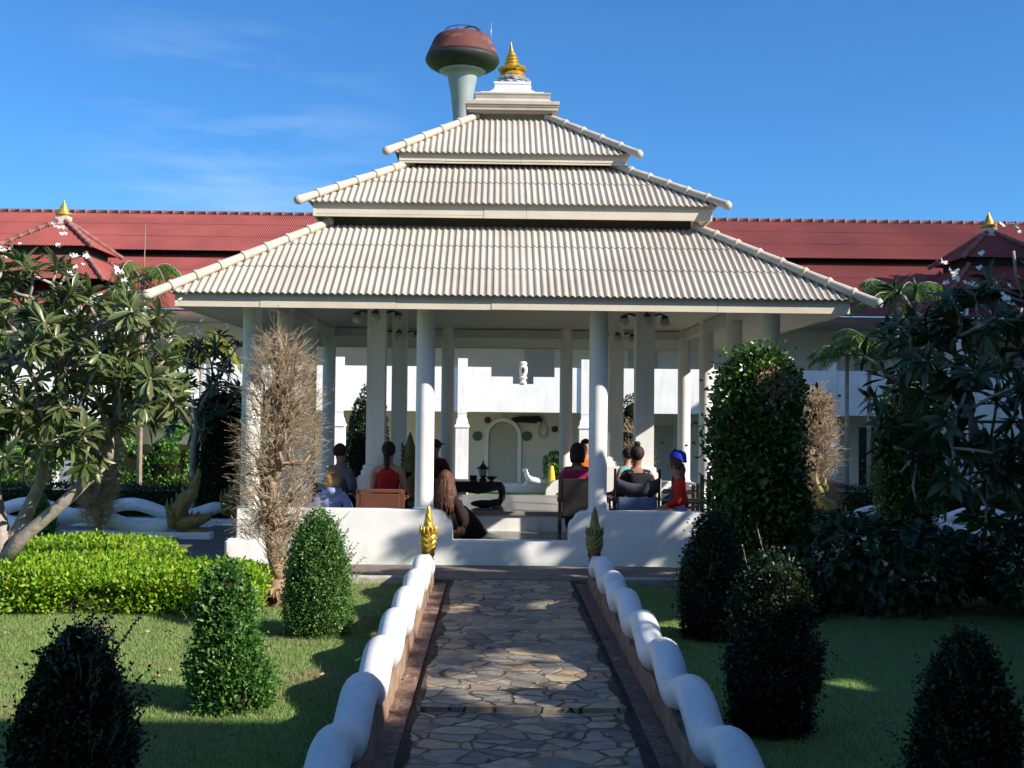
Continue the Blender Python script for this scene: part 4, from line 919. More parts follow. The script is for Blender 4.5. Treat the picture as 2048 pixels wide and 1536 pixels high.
# cushion / cloth under the table, statue and bowl stand at left
m_ = MB(); m_.ball((0, 0, .05), .13, 16, 1.5, 1, .4); m_.v = [(a+px2(972, 15.6), b+15.5, c+.46) for a, b, c in m_.v]; tag(m_.build('cushion', 'black', None, True), 'dark cushion on the platform in front of the low table', 'cushion')
sty = 16.6
stt = tag(empty('carved_statue', (px2(822, sty), sty, .46)), 'tall dark gold carved wooden statue behind the front left column', 'statue')
m_ = MB(); m_.lathe([(.14, 0), (.15, .06), (.10, .1), (.09, .22), (.12, .34), (.11, .5), (.09, .62), (.10, .7), (.07, .80), (.05, .86), (.035, .92), (.01, 1.0)], 0, 0, 20, wob=lambda a, z: .16*math.sin(a*5+z*40)); m_.build('figure', 'dullgold', stt, smooth=True)
m_ = MB()
for k in range(9):
    z = .2+k*.07; m_.tube([(-.06, -.03, z), (-.12, -.04, z+.05), (-.10-.02*(k % 2), -.04, z+.11)], [.03, .02, .003], 6)
m_.build('flames', 'dullgold', stt, smooth=True)
m_ = MB(); m_.lathe([(.10, 0), (.09, .02), (.025, .04), (.02, .36), (.04, .40), (.10, .44), (.12, .48), (.11, .48), (.05, .44)], px2(812, 15.4), 15.4, 18); m_.v = [(a, b, c+.46) for a, b, c in m_.v]; tag(m_.build('bowl_stand', 'blackwood', None, True), 'dark bowl on a tall slender stand beside the carved statue', 'bowl stand')
# white cat statue, yellow cone, potted plant behind the platform
m_ = MB(); yc = 37.2
m_.tube([(.5, 0, .10), (.2, 0, .16), (-.1, 0, .22), (-.22, 0, .36), (-.26, 0, .50), (-.27, 0, .58)], [.10, .15, .14, .10, .09, .05], 12); m_.ball((-.30, 0, .60), .10, 12)
for sy in (-1, 1): m_.tube([(-.28, .05*sy, .66), (-.28, .07*sy, .76)], [.035, .003], 6); m_.tube([(-.2, .08*sy, .2), (-.3, .1*sy, .0), (-.38, .1*sy, .0)], [.05, .04, .03], 8)
m_.tube([(.5, 0, .1), (.65, .05, .16), (.72, .05, .3)], [.05, .035, .015], 8)
m_.v = [(a*.9+px2(1068, yc), b+yc, c*.8-.88) for a, b, c in m_.v]; m_.v = [(a, b, c+.10) for a, b, c in m_.v]
m_.v = [(a, b, c+.18) for a, b, c in m_.v]
tag(m_.build('animal_statue', 'white', None, True), 'white crouching animal statue on the step before the back wall', 'statue')
m_ = MB(); x_ = px2(1105, 37.0); m_.lathe([(.22, -.86), (.20, -.80), (.16, -.78), (.10, -.2), (.06, .02), (.02, .06)], x_, 37.0, 16); tag(m_.build('yellow_cone', mat('yellow_cloth', (.75, .52, .06), (.68, .44, .05), 4, .8), None, 'auto'), 'slim yellow cone shaped post beside the potted green plant', 'post')

# ------------------------------------------------------------------ planting
def spinning(prof, H, R, seed, n, amp=.07, ecc=1.):
    """points and normals on a wobbly clipped form; prof(t) = relative radius"""
    t = rng.uniform(0, 1, n*3); w = np.array([prof(q) for q in t]); keep = rng.uniform(0, 1, n*3) < np.clip(w+.12, 0, 1); t = t[keep][:n]; k = len(t)
    a = rng.uniform(0, 2*PI, k); r = np.array([prof(q) for q in t]); e = 1e-3; dr_ = np.array([(prof(min(1, q+e))-prof(max(0, q-e)))/(min(1, q+e)-max(0, q-e)) for q in t])
    wb = wobble(seed, amp, 5.)
    P = np.stack([r*np.cos(a)*R, r*np.sin(a)*R*ecc, t*H], 1); P[:, :2] *= (1+wb(P/R*.5))[:, None]
    N = unit(np.stack([np.cos(a), np.sin(a), np.clip(-dr_*R/H, -3, 3)], 1)); return P, N
def core(prof, H, R, m, parent, seed, shr=.86, amp=.07):
    wb = wobble(seed, amp, 5.); v = []; n = 22; J = 22
    for j in range(J+1):
        t = j/J
        for k in range(n):
            a = 2*PI*k/n; r = max(.002, prof(t)*shr); p = np.array([[r*math.cos(a)*R, r*math.sin(a)*R, t*H]]); s = 1+wb(p/R*.5)[0]; v.append((p[0, 0]*s, p[0, 1]*s, t*H*(.93 if t > .5 else 1)+.02))
    f = [(j*n+k, j*n+(k+1) % n, (j+1)*n+(k+1) % n, (j+1)*n+k) for j in range(J) for k in range(n)]+[tuple(range(n-1, -1, -1)), tuple(range(J*n, J*n+n))]
    return MB().add(v, f).build('inner_branches', m, parent, smooth=True)
P_cone = lambda t: (max(0, 1-t**1.7))**.62*(.86+.14*min(1, t/.25))
P_egg = lambda t: (max(0, 1-t**2.3))**.60*(.80+.20*min(1, t/.35))
P_col = lambda t: (max(0, 1-t**7))**.5*(.9+.1*min(1, t/.2))
P_bul = lambda t: (max(0, 1-t**3.2))**.6*(.80+.20*min(1, t/.3))
def sprigs(parent, pts, dirs, L, m, leafm, seed, lsz=.022):
    P = np.array(pts); D = np.array(dirs); V, F, E = twigs_geo(P, D, L, .003, .0015, .12)
    np_mesh('twigs', V, F, m, parent)
    LP = []; LD = []
    for k in range(9):
        t = (k+1)/9; q = P+(E-P)*t; LP += [q, q]; dd = unit(E-P); s = rnd(len(P)); LD += [dd*.5+s, dd*.5-s]
    V, F = leaf_geo(np.concatenate(LP), np.concatenate(LD), lsz*rng.uniform(.6, 1.2, len(LP)*len(P)), lsz*.6, .2)
    np_mesh('sprig_leaves', V, F, leafm, parent)
def topiary(x, y, H, R, prof, label, lm='box', n=11000, lsz=.026, seed=1, amp=.07, base=0., cat='topiary', group='clipped shrubs on the lawns', cm='core', spr=0, sprdir=None, name='topiary', tilt=(0, 0), loose=.03):
    t = tag(empty(name, (x, y, base)), label, cat, group); t.rotation_euler = (tilt[0], tilt[1], 0)
    P, N = spinning(prof, H, R, seed, n, amp)
    hl = wobble(seed+50, 1., 11.)(P); kp = (hl < .95) | (rng.uniform(0, 1, len(P)) < .25); P = P[kp]; N = N[kp]
    d = rng.exponential(loose*.5, len(P))-loose*.6; P = P+N*d[:, None]
    D = N*.55+rnd(len(P))*.9; D[:, 2] += .25
    sz = lsz*rng.uniform(.6, 1.35, len(P)); V, F = leaf_geo(P, D, sz, sz*.58, .22)
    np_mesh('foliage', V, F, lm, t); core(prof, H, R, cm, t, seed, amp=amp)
    MB().tube([(0, 0, -.05), (0, 0, H*.2)], [.03, .025], 8).build('trunk', 'bark', t)
    if spr:
        r_ = np.random.default_rng(seed+5); i = r_.choice(len(P), spr*4, replace=False)
        if sprdir is not None: sc = N[i] @ np.array(sprdir); i = i[np.argsort(-sc)[:spr]]
        else: i = i[:spr]
        sprigs(t, P[i]-N[i]*.02, N[i]*.7+np.array([0, 0, .8])+rnd(len(i))*.3, rng.uniform(.06, .22, len(i)), 'twig', lm, seed, lsz*.9)
    return t
topiary(-1.72, 6.72, .85, .228, lambda t: (max(0, 1-t**2.4))**.6*(.90+.10*math.sin(t*8+.6)), 'sunlit clipped shrub left of the path, second from the camera, with a lumpy outline', seed=11, amp=.13, n=13000, tilt=(0, -.07), spr=14, lsz=.03)
topiary(-1.575, 8.9, .985, .272, P_egg, 'sunlit egg shaped clipped shrub nearest the pavilion on the left of the path', seed=12, n=14000, lsz=.022, amp=.05, spr=26, sprdir=(1, -.2, .1))
topiary(-2.02, 5.0, .785, .262, P_cone, 'dark cone shaped shrub in the lower left corner with loose sprigs', 'boxshade', seed=13, n=14000, spr=80, amp=.06, sprdir=(.35, -.1, .85))
topiary(1.92, 5.0, .82, .252, P_cone, 'dark cone shaped shrub in the lower right corner', 'boxshade', seed=14, n=11000, spr=20, amp=.08)
topiary(1.37, 6.3, 1.0, .252, P_bul, 'dark clipped shrub in front of the ivy column with a few bright leaves', 'boxshade', seed=15, n=13000, amp=.06, spr=8)
topiary(1.535, 8.9, 1.0, .25, P_bul, 'dark clipped shrub against the right of the low white wall', 'boxshade', seed=16, n=11000, amp=.05, spr=10)
topiary(-6.1, 14.7, .63, .2, P_bul, 'small clipped shrub before the left serpents, beside the frangipani trunk', 'box', seed=17, n=4000, lsz=.035)
G2 = 'tall clipped column shrubs'
topiary(2.25, 10.4, 2.40, .405, P_col, 'tall clipped glossy green column right of the pavilion front, brown patch near its top', 'ficus', n=17000, lsz=.055, seed=21, amp=.09, group=G2, cat='shrub', name='column_shrub', loose=.07, spr=20)
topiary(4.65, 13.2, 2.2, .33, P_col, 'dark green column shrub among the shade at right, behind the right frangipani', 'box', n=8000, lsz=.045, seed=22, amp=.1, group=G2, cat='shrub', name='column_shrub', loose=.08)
topiary(-4.5, 17.9, 2.2, .40, P_col, 'shade-darkened column shrub just left of the left corner column', 'boxshade', n=12000, lsz=.045, seed=23, amp=.06, group=G2, cat='shrub', name='column_shrub')
topiary(-2.6, 21.4, 2.6, .42, P_bul, 'green column shrub behind the pavilion seen between the left columns', 'boxshade', n=9000, lsz=.05, seed=24, base=-.35, amp=.06, group=G2, cat='shrub', name='column_shrub')
topiary(2.42, 21.4, 2.5, .30, P_col, 'column shrub behind the pavilion seen between the right columns', 'boxshade', n=5000, lsz=.05, seed=25, base=-.35, amp=.06, group=G2, cat='shrub', name='column_shrub')
# brown patch on the ficus column handled as dry leaves
fp, fn = spinning(P_col, 2.40, .415, 21, 60000, .09)
sel = (np.linalg.norm(fp-np.array([.10, -.38, 2.05]), axis=1) < .10+.13*rng.uniform(0, 1, len(fp))); fp = fp[sel][::2]; fn = fn[sel][::2]
V, F = leaf_geo(fp+fn*.02, fn*.5+rnd(len(fp)), .05*rng.uniform(.5, 1.2, len(fp)), .022, .2)
fic = [o for o in bpy.data.objects if o.name.startswith('column_shrub')][0]; np_mesh('dead_leaf_patch', V, F, 'dryleaf', fic)

def twiggy(x, y, H, R, z0, label, seed, n=3800, stems=9, name='bare_shrub', rtw=.0032, leaf=0, trunk=.06, vase=True, green=False, ybase=0., shape=None):
    shape = shape or (lambda t: (max(0, 1-t**4.5))**.5*(.93+.07*min(1, t/.2)))
    t = tag(empty(name, (x, y, ybase)), label, 'shrub', 'bare brown clipped shrubs'); r = np.random.default_rng(seed)
    k = stems*12; tt = r.uniform(.0, 1, k); a = r.uniform(0, 2*PI, k); rr = R*np.sqrt(r.uniform(.05, .9, k))*np.array([shape(q) for q in tt])
    tips = np.stack([rr*np.cos(a), rr*np.sin(a), z0+(H-z0)*tt], 1); mb = MB(); mb.tube([(0, 0, -.05), (0, 0, .03), (.005, 0, z0*.18), (.01, 0, z0*.35)], [trunk*1.7, trunk*1.4, trunk*1.1, trunk], 12)
    branches((.01, 0, z0*.35), tips, trunk*1.0, mb, rmin=.004, n=5, seed=seed, jit=.05, frac=.3)
    mb.build('stems', 'twig2', t, smooth=True)
    tt = r.uniform(0, 1, n); a = r.uniform(0, 2*PI, n); rq = r.uniform(0, 1, n)**.4; rr = R*rq*np.array([shape(q) for q in tt])*.95
    P = np.stack([rr*np.cos(a), rr*np.sin(a), z0+(H-z0)*tt-.06], 1)
    cl = wobble(seed, 1., 7.)(P); keep = (cl > -.35) | (r.uniform(0, 1, n) < .25); P = P[keep]; a = a[keep]; rq = rq[keep]; n = len(P)
    D = np.stack([np.cos(a)*(.35+.5*rq), np.sin(a)*(.35+.5*rq), .55+.0*a], 1)+rnd(n)*.75
    V, F, E = twigs_geo(P, D, r.uniform(.08, .22, n), rtw, rtw*.5, .35); V2, F2, E2 = twigs_geo((P+E)/2, D+rnd(n)*.9, r.uniform(.04, .10, n), rtw*.8, rtw*.4, .3)
    np_mesh('twigs', np.concatenate([V, V2]), np.concatenate([F, F2+len(V)]), 'twig', t)
    if leaf:
        i = r.choice(n, leaf); V, F = leaf_geo(E[i], D[i]+rnd(leaf)*.8, .03*r.uniform(.5, 1.3, leaf), .015, .2); np_mesh('dry_leaves', V, F, 'dryleaf', t)
    return t
c1 = twiggy(-2.17, 10.4, 2.50, .345, .62, 'tall bare brown twiggy column shrub before the left corner of the pavilion', 31, n=4300, leaf=400, stems=12, trunk=.075, rtw=.0023)
# stray stems low on the trunk and a skirt of dead leaves
r_ = np.random.default_rng(5); a = r_.uniform(0, 2*PI, 240); P = np.stack([.05*np.cos(a), .05*np.sin(a), r_.uniform(.25, .7, 240)], 1); V, F, E = twigs_geo(P, np.stack([np.cos(a)*.8, np.sin(a)*.8, np.full(240, 1.1)], 1)+rnd(240)*.3, r_.uniform(.15, .42, 240), .004, .0015, .3)
np_mesh('side_shoots', V, F, 'twig', c1)
a = r_.uniform(0, 2*PI, 130); P = np.stack([.09*np.cos(a), .09*np.sin(a), r_.uniform(.0, .12, 130)+.03], 1); V, F = lance_geo(P, np.stack([np.cos(a), np.sin(a), np.full(130, .15)], 1), r_.uniform(.14, .30, 130), np.full(130, .04), np.tile([0, 0, 1.], (130, 1)), .35)
np_mesh('dead_leaf_skirt', V, F, 'dryleaf', c1)
twiggy(4.24, 15.0+.6, 2.15, .31, .3, 'brown clipped twiggy shrub right of the glossy green column', 32, n=3500, leaf=1500, rtw=.0045)
twiggy(-5.30, 14.6, 1.62, .27, .25, 'vase shaped bare brown shrub before the left serpents', 33, n=3000, rtw=.004, leaf=100, shape=lambda t: .45+.55*t if t < .85 else 1-.3*(t-.85)/.15)
twiggy(2.42, 21.2, 1.95, .31, .1, 'brown shrub behind the pavilion seen between the right columns', 34, n=2500, rtw=.006, leaf=1600, ybase=-.3)

def leaf_box(name, x0, x1, y0, y1, h, n, lm, lsz, label, cat, group=None, base=0., par=None, amp=.05, cm='core'):
    t = tag(empty(name, ((x0+x1)/2, (y0+y1)/2, base)), label, cat, group); cx, cy = (x0+x1)/2, (y0+y1)/2; lx, ly = (x1-x0)/2, (y1-y0)/2
    A = [(4*lx*ly), 2*lx*h, 2*ly*h, 2*ly*h, 2*lx*h*.4]; s = sum(A); wb = wobble(int(abs(x0*10)), amp, 2.4); Ps = []; Ns = []
    for i, ar_ in enumerate(A):
        k = int(n*ar_/s); u = rng.uniform(-1, 1, k); v = rng.uniform(-1, 1, k); w = rng.uniform(0, 1, k)**.8
        if i == 0: p = np.stack([u*lx, v*ly, np.full(k, h)], 1); nn = [0, 0, 1.]
        elif i in (1, 4): p = np.stack([u*lx, np.full(k, -ly if i == 1 else ly), w*h], 1); nn = [0, -1. if i == 1 else 1., .35]
        else: p = np.stack([np.full(k, lx if i == 2 else -lx), u*ly, w*h], 1); nn = [1. if i == 2 else -1., 0, .35]
        Ps.append(p); Ns.append(np.tile(nn, (k, 1)))
    P = np.concatenate(Ps); N = unit(np.concatenate(Ns))
    # round the shoulders
    ex = np.maximum(0, np.abs(P[:, 0])-lx+.12); ey = np.maximum(0, np.abs(P[:, 1])-ly+.12); P[:, 2] -= np.where(P[:, 2] > h*.8, (ex+ey)*.35, 0)
    hl = wobble(91, 1., 9.)(P); kp = (hl < .55) | (P[:, 2] > h*.8) | (rng.uniform(0, 1, len(P)) < .2); P = P[kp]; N = N[kp]
    P = P+N*(wb(P)+rng.normal(0, .028, len(P)))[:, None]; P[:, 2] = np.maximum(P[:, 2], .01)
    D = N*.55+rnd(len(P))*.8; D[:, 2] += .35; sz = lsz*rng.uniform(.6, 1.3, len(P)); V, F = leaf_geo(P, D, sz, sz*.5, .2); np_mesh('foliage', V, F, lm, t)
    k = 14; v = []; f = []
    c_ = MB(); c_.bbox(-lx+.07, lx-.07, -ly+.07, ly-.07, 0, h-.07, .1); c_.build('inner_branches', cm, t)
    return t
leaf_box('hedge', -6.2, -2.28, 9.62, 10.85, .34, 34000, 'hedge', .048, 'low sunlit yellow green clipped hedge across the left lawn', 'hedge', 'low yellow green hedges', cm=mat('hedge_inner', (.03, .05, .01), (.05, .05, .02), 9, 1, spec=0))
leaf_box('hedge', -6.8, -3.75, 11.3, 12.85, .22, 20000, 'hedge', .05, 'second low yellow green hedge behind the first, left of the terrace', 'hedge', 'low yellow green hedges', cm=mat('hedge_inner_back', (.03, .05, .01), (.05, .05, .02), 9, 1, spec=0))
leaf_box('hedge', -9.5, -4.6, 18.6, 19.4, .45, 9000, 'boxshade', .05, 'dark low hedge behind the left serpents', 'hedge')
leaf_box('bush', -8.6, -6.9, 24.2, 25.6, 1.75, 9000, 'bush', .09, 'bright green bush against the back building at left', 'bush', base=-.7, amp=.2)
leaf_box('bush', -11.8, -10.2, 24.2, 25.6, 1.6, 7000, 'bush', .09, 'green bush at the far left seen through the frangipani branches', 'bush', base=-.7, amp=.2)
leaf_box('hedge', 4.6, 10, 19.0, 20.0, .5, 9000, 'boxshade', .05, 'dark low hedge at the right behind the side path', 'hedge')
leaf_box('shrub', 1.85, 1.86+.9, 9.6, 10.2, .3, 1500, 'boxshade', .04, 'low dark ground planting at the foot of the glossy column', 'shrub')
# potted plant at the back
t = leaf_box('potted_plant', px2(1103, 37.4)-.05, px2(1124, 37.4)+.1, 37.2, 37.7, .95, 1500, 'bush', .1, 'green plant in a pot before the back wall beside the yellow cone', 'plant', base=-.6)
MB().lathe([(.16, -.28), (.22, -.02), (.2, .0)], 0, 0, 14).build('pot', 'disc2', t)

def sun_gap(G):
    # leaves left out along the sun direction to shape flecks on the pavilion front
    k = G[:, 2]/SUN.z; gx = G[:, 0]-SUN.x*k; gy = G[:, 1]-SUN.y*k
    d = wobble(17, 1., 6.)(np.stack([gx*.8, gy*1.4, gx*0], 1)); return (gy > 11.7) & (gy < 14.5) & (d > np.where(gx < 2.6, .24, .5))
def frangipani(x, y, tips, label, lm='frang', seed=1, r0=.085, lsz=.27, nl=13, root2=None, flowers=14, base=0., group='frangipani trees', limb=None, limbs=None):
    t = tag(empty('frangipani_tree', (x, y, base)), label, 'tree', group); mb = MB(); r = np.random.default_rng(seed)
    tips = np.array(tips)-np.array([x, y, base]); root = Vector((0, 0, -.05)); fork = Vector(limb) if limb else Vector((.05, 0, .45))
    mb.tube([root, root.lerp(fork, .5)+Vector((.03, .0, 0)), fork], [r0*1.25, r0*1.02, r0*.95], 12)
    if limbs:
        E = np.array([l[-1] for l in limbs]); who = np.argmin([np.linalg.norm((tips-e)*np.array([1, .6, .5]), axis=1) for e in E], axis=0); o = []
        for i, l in enumerate(limbs):
            pts = [fork]+[Vector(q) for q in l]; n_ = len(pts); mb.tube(pts, [r0*(.82-.30*k/(n_-1)) for k in range(n_)], 10)
            if (who == i).any(): o += branches(tuple(l[-1]), tips[who == i], r0*.50, mb, rmin=.013, n=7, seed=seed+i, jit=.05, frac=.46)
    else: o = branches(tuple(fork), tips, r0*.80, mb, rmin=.013, n=7, seed=seed, jit=.05, frac=.46)
    mb.build('trunk', 'bark', t, smooth=True)
    P = []; D = []; U = []; L = []
    for q, d in o:
        d = np.array(d); d = d+np.array([0, 0, .5]); d /= np.linalg.norm(d); k = int(nl*r.uniform(.7, 1.25))
        for j in range(k):
            a = j*2.4+r.uniform(-.3, .3); tmp = np.cross(d, [.3, .8, .1]); tmp /= np.linalg.norm(tmp); u2 = np.cross(d, tmp)
            rad = tmp*math.cos(a)+u2*math.sin(a); el = r.uniform(.05, 1.0); dd = rad*(1-.45*el)+d*el*.9+np.array([0, 0, -.12*r.uniform(0, 2)])
            P.append(np.array(q)-d*r.uniform(0, .09)); D.append(dd); U.append(d+np.array([0, 0, .5])); L.append(lsz*r.uniform(.6, 1.2))
    L = np.array(L); P = np.array(P); D = np.array(D); U = np.array(U); kp = ~sun_gap(P+D*(L*.5)[:, None]+np.array([x, y, base])) if x > 4 else L > 0; P = P[kp]; D = D[kp]; U = U[kp]; L = L[kp]
    V, F = lance_geo(P, D, L, L*.25, np.array(U)+rnd(len(L))*.25, .22); np_mesh('foliage', V, F, lm, t, smooth=True)
    if flowers:
        i = np.argsort(-np.array([q[2]-.35*q[1]+r.uniform(-.5, .5) for q, d in o]))[:flowers]; fp_ = []; fd = []
        for k in i:
            q, d = o[k]
            for _ in range(r.integers(2, 6)):
                c = np.array(q)+np.array(d)*.15+r.normal(0, .05, 3)+np.array([0, -.04, .10]); n_ = unit(np.array([[r.normal(0, .5), -.5, .8]]))[0]; tmp = np.cross(n_, [.2, .9, .3]); tmp /= np.linalg.norm(tmp); u2 = np.cross(n_, tmp)
                for j in range(5):
                    a = 2*PI*j/5; fp_.append(c); fd.append(tmp*math.cos(a)+u2*math.sin(a)+n_*.35)
        V, F = leaf_geo(np.array(fp_), np.array(fd), .042, .030, .1); np_mesh('blossoms', V, F, 'petal', t)
    return t
def ell_tips(c, rad, n, seed, shell=.5, zmin=None):
    r = np.random.default_rng(seed); P = []
    best = []
    while len(P) < n:
        v = r.normal(size=3); v /= np.linalg.norm(v); q = v*(r.uniform(shell, 1)**.6); p = np.array(c)+q*np.array(rad)
        if zmin is not None and p[2] < zmin: continue
        if all(np.linalg.norm(p-o) > .17*np.mean(rad) for o in P): P.append(p)
        else:
            if r.uniform() < .05: P.append(p)
    return P
tl = ell_tips((-4.4, 10.0, 2.2), (1.5, 1.0, .88), 175, 3, .25)+ell_tips((-3.25, 9.7, 2.15), (.42, .5, .6), 26, 5, .2)+ell_tips((-4.3, 9.6, 1.55), (1.2, .6, .35), 30, 6, .2)
frangipani(-4.52, 9.95, tl, 'large frangipani tree with white blossoms at the left edge growing from the hedge', seed=3, r0=.085, limb=(.03, -.05, .36), limbs=[[(.22, -.08, .62), (.58, -.12, .92), (.98, -.12, 1.32)], [(.02, 0, .7), (-.08, .05, 1.05), (-.02, .05, 1.5)], [(-.22, 0, .62), (-.55, 0, .95), (-.95, 0, 1.35)], [(.16, .1, .75), (.30, .12, 1.1), (.36, .1, 1.6)]], flowers=18, nl=21, lsz=.195)
frangipani(-4.9, 17.4, ell_tips((-4.7, 17.3, 2.15), (.9, .7, .9), 60, 8, .3), 'smaller dark frangipani between the large one and the pavilion corner', 'frangshade', 9, .06, .21, 14, flowers=6)
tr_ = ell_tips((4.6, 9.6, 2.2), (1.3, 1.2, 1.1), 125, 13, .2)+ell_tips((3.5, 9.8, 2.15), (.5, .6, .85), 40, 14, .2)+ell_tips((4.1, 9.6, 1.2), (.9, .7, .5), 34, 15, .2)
frangipani(4.55, 9.7, tr_, 'large shaded frangipani tree with white blossoms at the right edge', 'frangshade', 14, .09, .21, 17, flowers=18)
frangipani(3.55, 17.2+.6, ell_tips((4.05, 17.6, 1.75), (.6, .5, .55), 14, 18, .3), 'young frangipani behind the brown clipped shrub at right', 'frang', 19, .04, .25, 12, flowers=2)

def broad_shrub(x, y, rx, ry, h, n, label, seed, lsz=.11):
    t = tag(empty('leafy_shrub', (x, y, 0)), label, 'shrub', 'broad leaved shrubs'); r = np.random.default_rng(seed)
    tips = ell_tips((0, 0, h*.55), (rx, ry, h*.45), 40, seed, .5); mb = MB(); branches((0, 0, .03), tips, .03, mb, rmin=.005, n=5, seed=seed); mb.build('stems', 'bark', t, smooth=True)
    v = rnd(n); q = r.uniform(.55, 1, n)[:, None]**.5; wb = wobble(seed, .14, 3); P = v*q*np.array([rx, ry, h*.5])*(1+wb(v))[:, None]+np.array([0, 0, h*.5]); P[:, 2] = np.maximum(P[:, 2], .03)
    D = v*.7+rnd(n)*.7; D[:, 2] -= .15; L = lsz*r.uniform(.6, 1.3, n); V, F = lance_geo(P, D, L, L*.6, np.tile([0, 0, 1.], (n, 1))+v*.6+rnd(n)*.3, .25); np_mesh('foliage', V, F, 'broad', t, smooth=True)
broad_shrub(3.2, 10.4, 1.1, .75, .86, 2600, 'dark big leaved shrub in front of the right hand serpent, a few leaves lit', 41)
broad_shrub(5.1, 10.2, 1.2, .9, .80, 2200, 'dark big leaved shrub at the right edge under the frangipani', 42)

def palm(x, y, base, H, nf, fl, label, seed, lm='palm', r0=.045, lean=0, droop=1.):
    t = tag(empty('palm', (x, y, base)), label, 'palm', 'slender palms by the back building'); r = np.random.default_rng(seed)
    top = np.array([lean, 0, H]); mb = MB(); mb.tube([(0, 0, -.1), (lean*.3, 0, H*.5), tuple(top)], [r0*1.3, r0, r0*.9], 10)
    mb.build('trunk', 'bark', t, smooth=True); P = []; D = []; L = []; U = []; rb = MB()
    for k in range(nf):
        a = 2*PI*k/nf+r.uniform(-.3, .3); el = r.uniform(.15, 1.15); d = np.array([math.cos(a)*math.cos(el), math.sin(a)*math.cos(el), math.sin(el)]); pts = []
        n = 16; p = top.copy(); s = fl/n
        for i in range(n+1):
            pts.append(p.copy()); dd = d.copy(); dd[2] -= droop*(i/n)**1.3*1.6; dd /= np.linalg.norm(dd); p = p+dd*s
            if i > 2:
                sd = np.cross(dd, [0, 0, 1]); sd /= max(1e-6, np.linalg.norm(sd))
                for sg in (-1, 1):
                    for w_ in (0, .5):
                        P.append(pts[-1]+dd*s*w_); D.append(sd*sg*.9+dd*.55+np.array([0, 0, -.35*r.uniform(0, 1.5)])); L.append(fl*.34*(1-.55*abs(i/n-.45))*r.uniform(.8, 1.1)); U.append([0, 0, 1])
        rb.tube([tuple(q) for q in pts], [.014]+[.009]*(n-1)+[.003], 4)
    rb.build('frond_ribs', 'twig2' if lm == 'palmy' else 'bark', t)
    L = np.array(L); V, F = lance_geo(np.array(P), np.array(D), L, L*.07+.006, np.array(U, dtype=float), .3); np_mesh('fronds', V, F, lm, t)
def pz_(py, Y): return CZ-(py-827)*Y/2250
palm(px2(1697, 24.5), 24.5, -.6, pz_(700, 24.5)+.6, 13, .85, 'slender palm left of the pair by the right gallery', 51, droop=.9)
palm(px2(1742, 24.0), 24.0, -.6, pz_(680, 24.0)+.6, 13, .9, 'slender palm right of the pair by the right gallery', 52, droop=.9)
palm(px2(1800, 23.0), 23.0, -.6, pz_(590, 23.0)+.6, 14, .95, 'taller palm with pale fronds rising above the right gallery', 53, droop=.75)
palm(px2(405, 23), 23, -.6, pz_(700, 23)+.6, 11, .95, 'yellow green palm between the left frangipani and the pavilion', 54, 'palmy', droop=1.5)
palm(px2(285, 22), 22, -.6, pz_(575, 22)+.6, 12, 1.05, 'palm crown showing above the left frangipani', 55, droop=1.2)
m_ = MB(); x_ = px2(289, 22); m_.tube([(x_, 21.9, -.6), (x_, 21.9, 3), (x_+.02, 21.9, pz_(455, 22))], [.03, .02, .008], 6); tag(m_.build('bamboo_pole', 'twig2'), 'thin pale pole standing above the palm at left', 'pole')

# row of trees standing to the right, outside the frame, that shades the right half of the garden
def shade_tree(x, y, rad, zc, n, label, seed, lsz=.16):
    t = tag(empty('shade_tree', (x, y, 0)), label, 'tree', 'broad shade trees right of the garden'); r = np.random.default_rng(seed)
    tips = ell_tips((0, 0, zc), rad, 90, seed, .2); mb = MB(); mb.tube([(0, 0, -.1), (.05, .02, zc*.3)], [.17, .14], 10); o = branches((.05, .02, zc*.3), tips, .12, mb, rmin=.015, n=6, seed=seed, jit=.12, frac=.4); mb.build('trunk', 'bark', t, smooth=True)
    v = rnd(n)*np.array(rad)*(r.uniform(0, 1, (n, 1))**.38)*1.12+np.array([0, 0, zc]); P = v
    # leaves are removed by their sun projection to shape the garden's shadow edge and patches
    G = P+np.array([x, y, 0]); k = G[:, 2]/SUN.z; gx = G[:, 0]-SUN.x*k; gy = G[:, 1]-SUN.y*k
    wv = wobble(4, .22, 1.6)(np.stack([gx, gy, gy*0], 1))+wobble(9, .10, 6)(np.stack([gx, gy, gy*0], 1))
    xb = np.interp(gy, [6, 11.6, 12.6, 12.9, 13.35, 13.6, 13.85, 14.1, 14.3, 15], [-.72, -.72, -.9, -1.3, -1.95, -2.0, -.6, .6, 1.4, 3])
    keep = gx > xb+wv*.6
    keep &= ((gx-.05)/.60)**2+((gy-7.15)/.75)**2 > 1+wv*1.2
    keep &= ~sun_gap(G)
    d2 = wobble(23, 1., 4.)(np.stack([gx, gy, gx*0], 1)); keep &= ~((gx < 2.3) & (gy < 12.1) & (d2 > np.where(gx < .75, .62, 1.0)))
    P = P[keep]; D = unit(rnd(len(P))); D[:, 2] -= .2; L = lsz*r.uniform(.5, 1.1, len(P)); V, F = leaf_geo(P-D*L[:, None]*.5, D, L, L*.6, .15); np_mesh('crown', V, F, 'canopy', t)
shade_tree(7.3, 1.6, (1.7, 1.9, 2.3), 3.5, 26000, 'shadow-cut leafy tree nearest the viewpoint in the row right of the picture', 61)
shade_tree(7.3, 4.4, (1.7, 2.1, 2.4), 3.4, 30000, 'second leafy tree from the viewpoint in the row right of the picture', 62)
shade_tree(7.5, 7.3, (1.8, 2.1, 2.6), 3.5, 32000, 'third leafy tree from the viewpoint in the row right of the picture', 63)
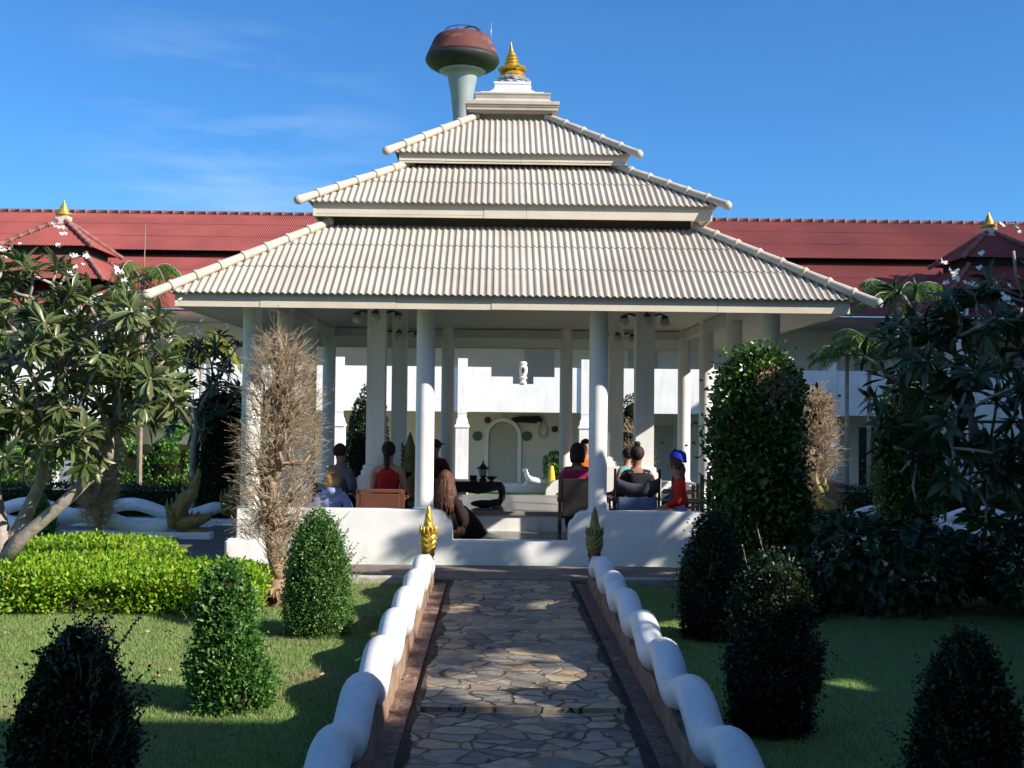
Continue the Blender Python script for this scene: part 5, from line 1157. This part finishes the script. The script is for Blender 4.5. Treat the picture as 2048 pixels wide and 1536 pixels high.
shade_tree(10.8, 2.5, (2.0, 2.4, 3.2), 4.6, 22000, 'added taller shade tree behind the row right of the picture, nearest the viewpoint', 65, .22)  # unseen second row, added to block sky light over the right garden
shade_tree(10.8, 6.8, (2.0, 2.4, 3.2), 4.8, 22000, 'added taller shade tree behind the row right of the picture, by the pavilion', 66, .22)
shade_tree(7.8, 10.0, (1.9, 1.9, 2.8), 3.6, 32000, 'leafy tree farthest from the viewpoint in the row right of the picture', 64)

# ------------------------------------------------------------------ grass blades and litter
def blades(n, x0, x1, y0, y1, h=.028):
    x = rng.uniform(x0, x1, n); y = rng.uniform(y0, y1, n); P = np.stack([x, y, np.zeros(n)], 1); P = P[(np.abs(P[:, 0]) > .97)]
    k = len(P); D = rnd(k)*.55+np.array([0, 0, 1.]); L = h*rng.uniform(.5, 1.4, k)[:, None]; D = unit(D); Sd = unit(np.cross(D, rnd(k)))*.0028
    V = np.stack([P-Sd, P+Sd, P+D*L], 1).reshape(-1, 3); F = np.arange(3*k).reshape(-1, 3); return V, F
A = blades(130000, -4.6, -.95, 4.0, 9.7); Bq = blades(26000, -4.5, -.95, 9.5, 11.6); Cq = blades(36000, .95, 4.2, 4.0, 11.6)
Vv = np.concatenate([A[0], Bq[0], Cq[0]]); Ff = np.concatenate([A[1], Bq[1]+len(A[0]), Cq[1]+len(A[0])+len(Bq[0])])
tag(np_mesh('grass', Vv, Ff, 'blade'), 'short mown grass covering the lawns either side of the path', 'grass', kind='stuff')
r_ = np.random.default_rng(77); n = 70; P = np.stack([r_.uniform(-4.4, -1.2, n), r_.uniform(7.2, 9.6, n), np.full(n, .035)], 1); P = np.concatenate([P, np.stack([r_.uniform(-.8, .8, 60), r_.uniform(4.5, 11.4, 60), np.full(60, .045)], 1)])
V, F = leaf_geo(P, rnd(len(P))*np.array([1, 1, .15]), .05*r_.uniform(.4, 1.2, len(P)), .025, .3); tag(np_mesh('fallen_leaves', V, F, 'dryleaf'), 'dry fallen leaves scattered over lawn and path', 'leaves', kind='stuff')
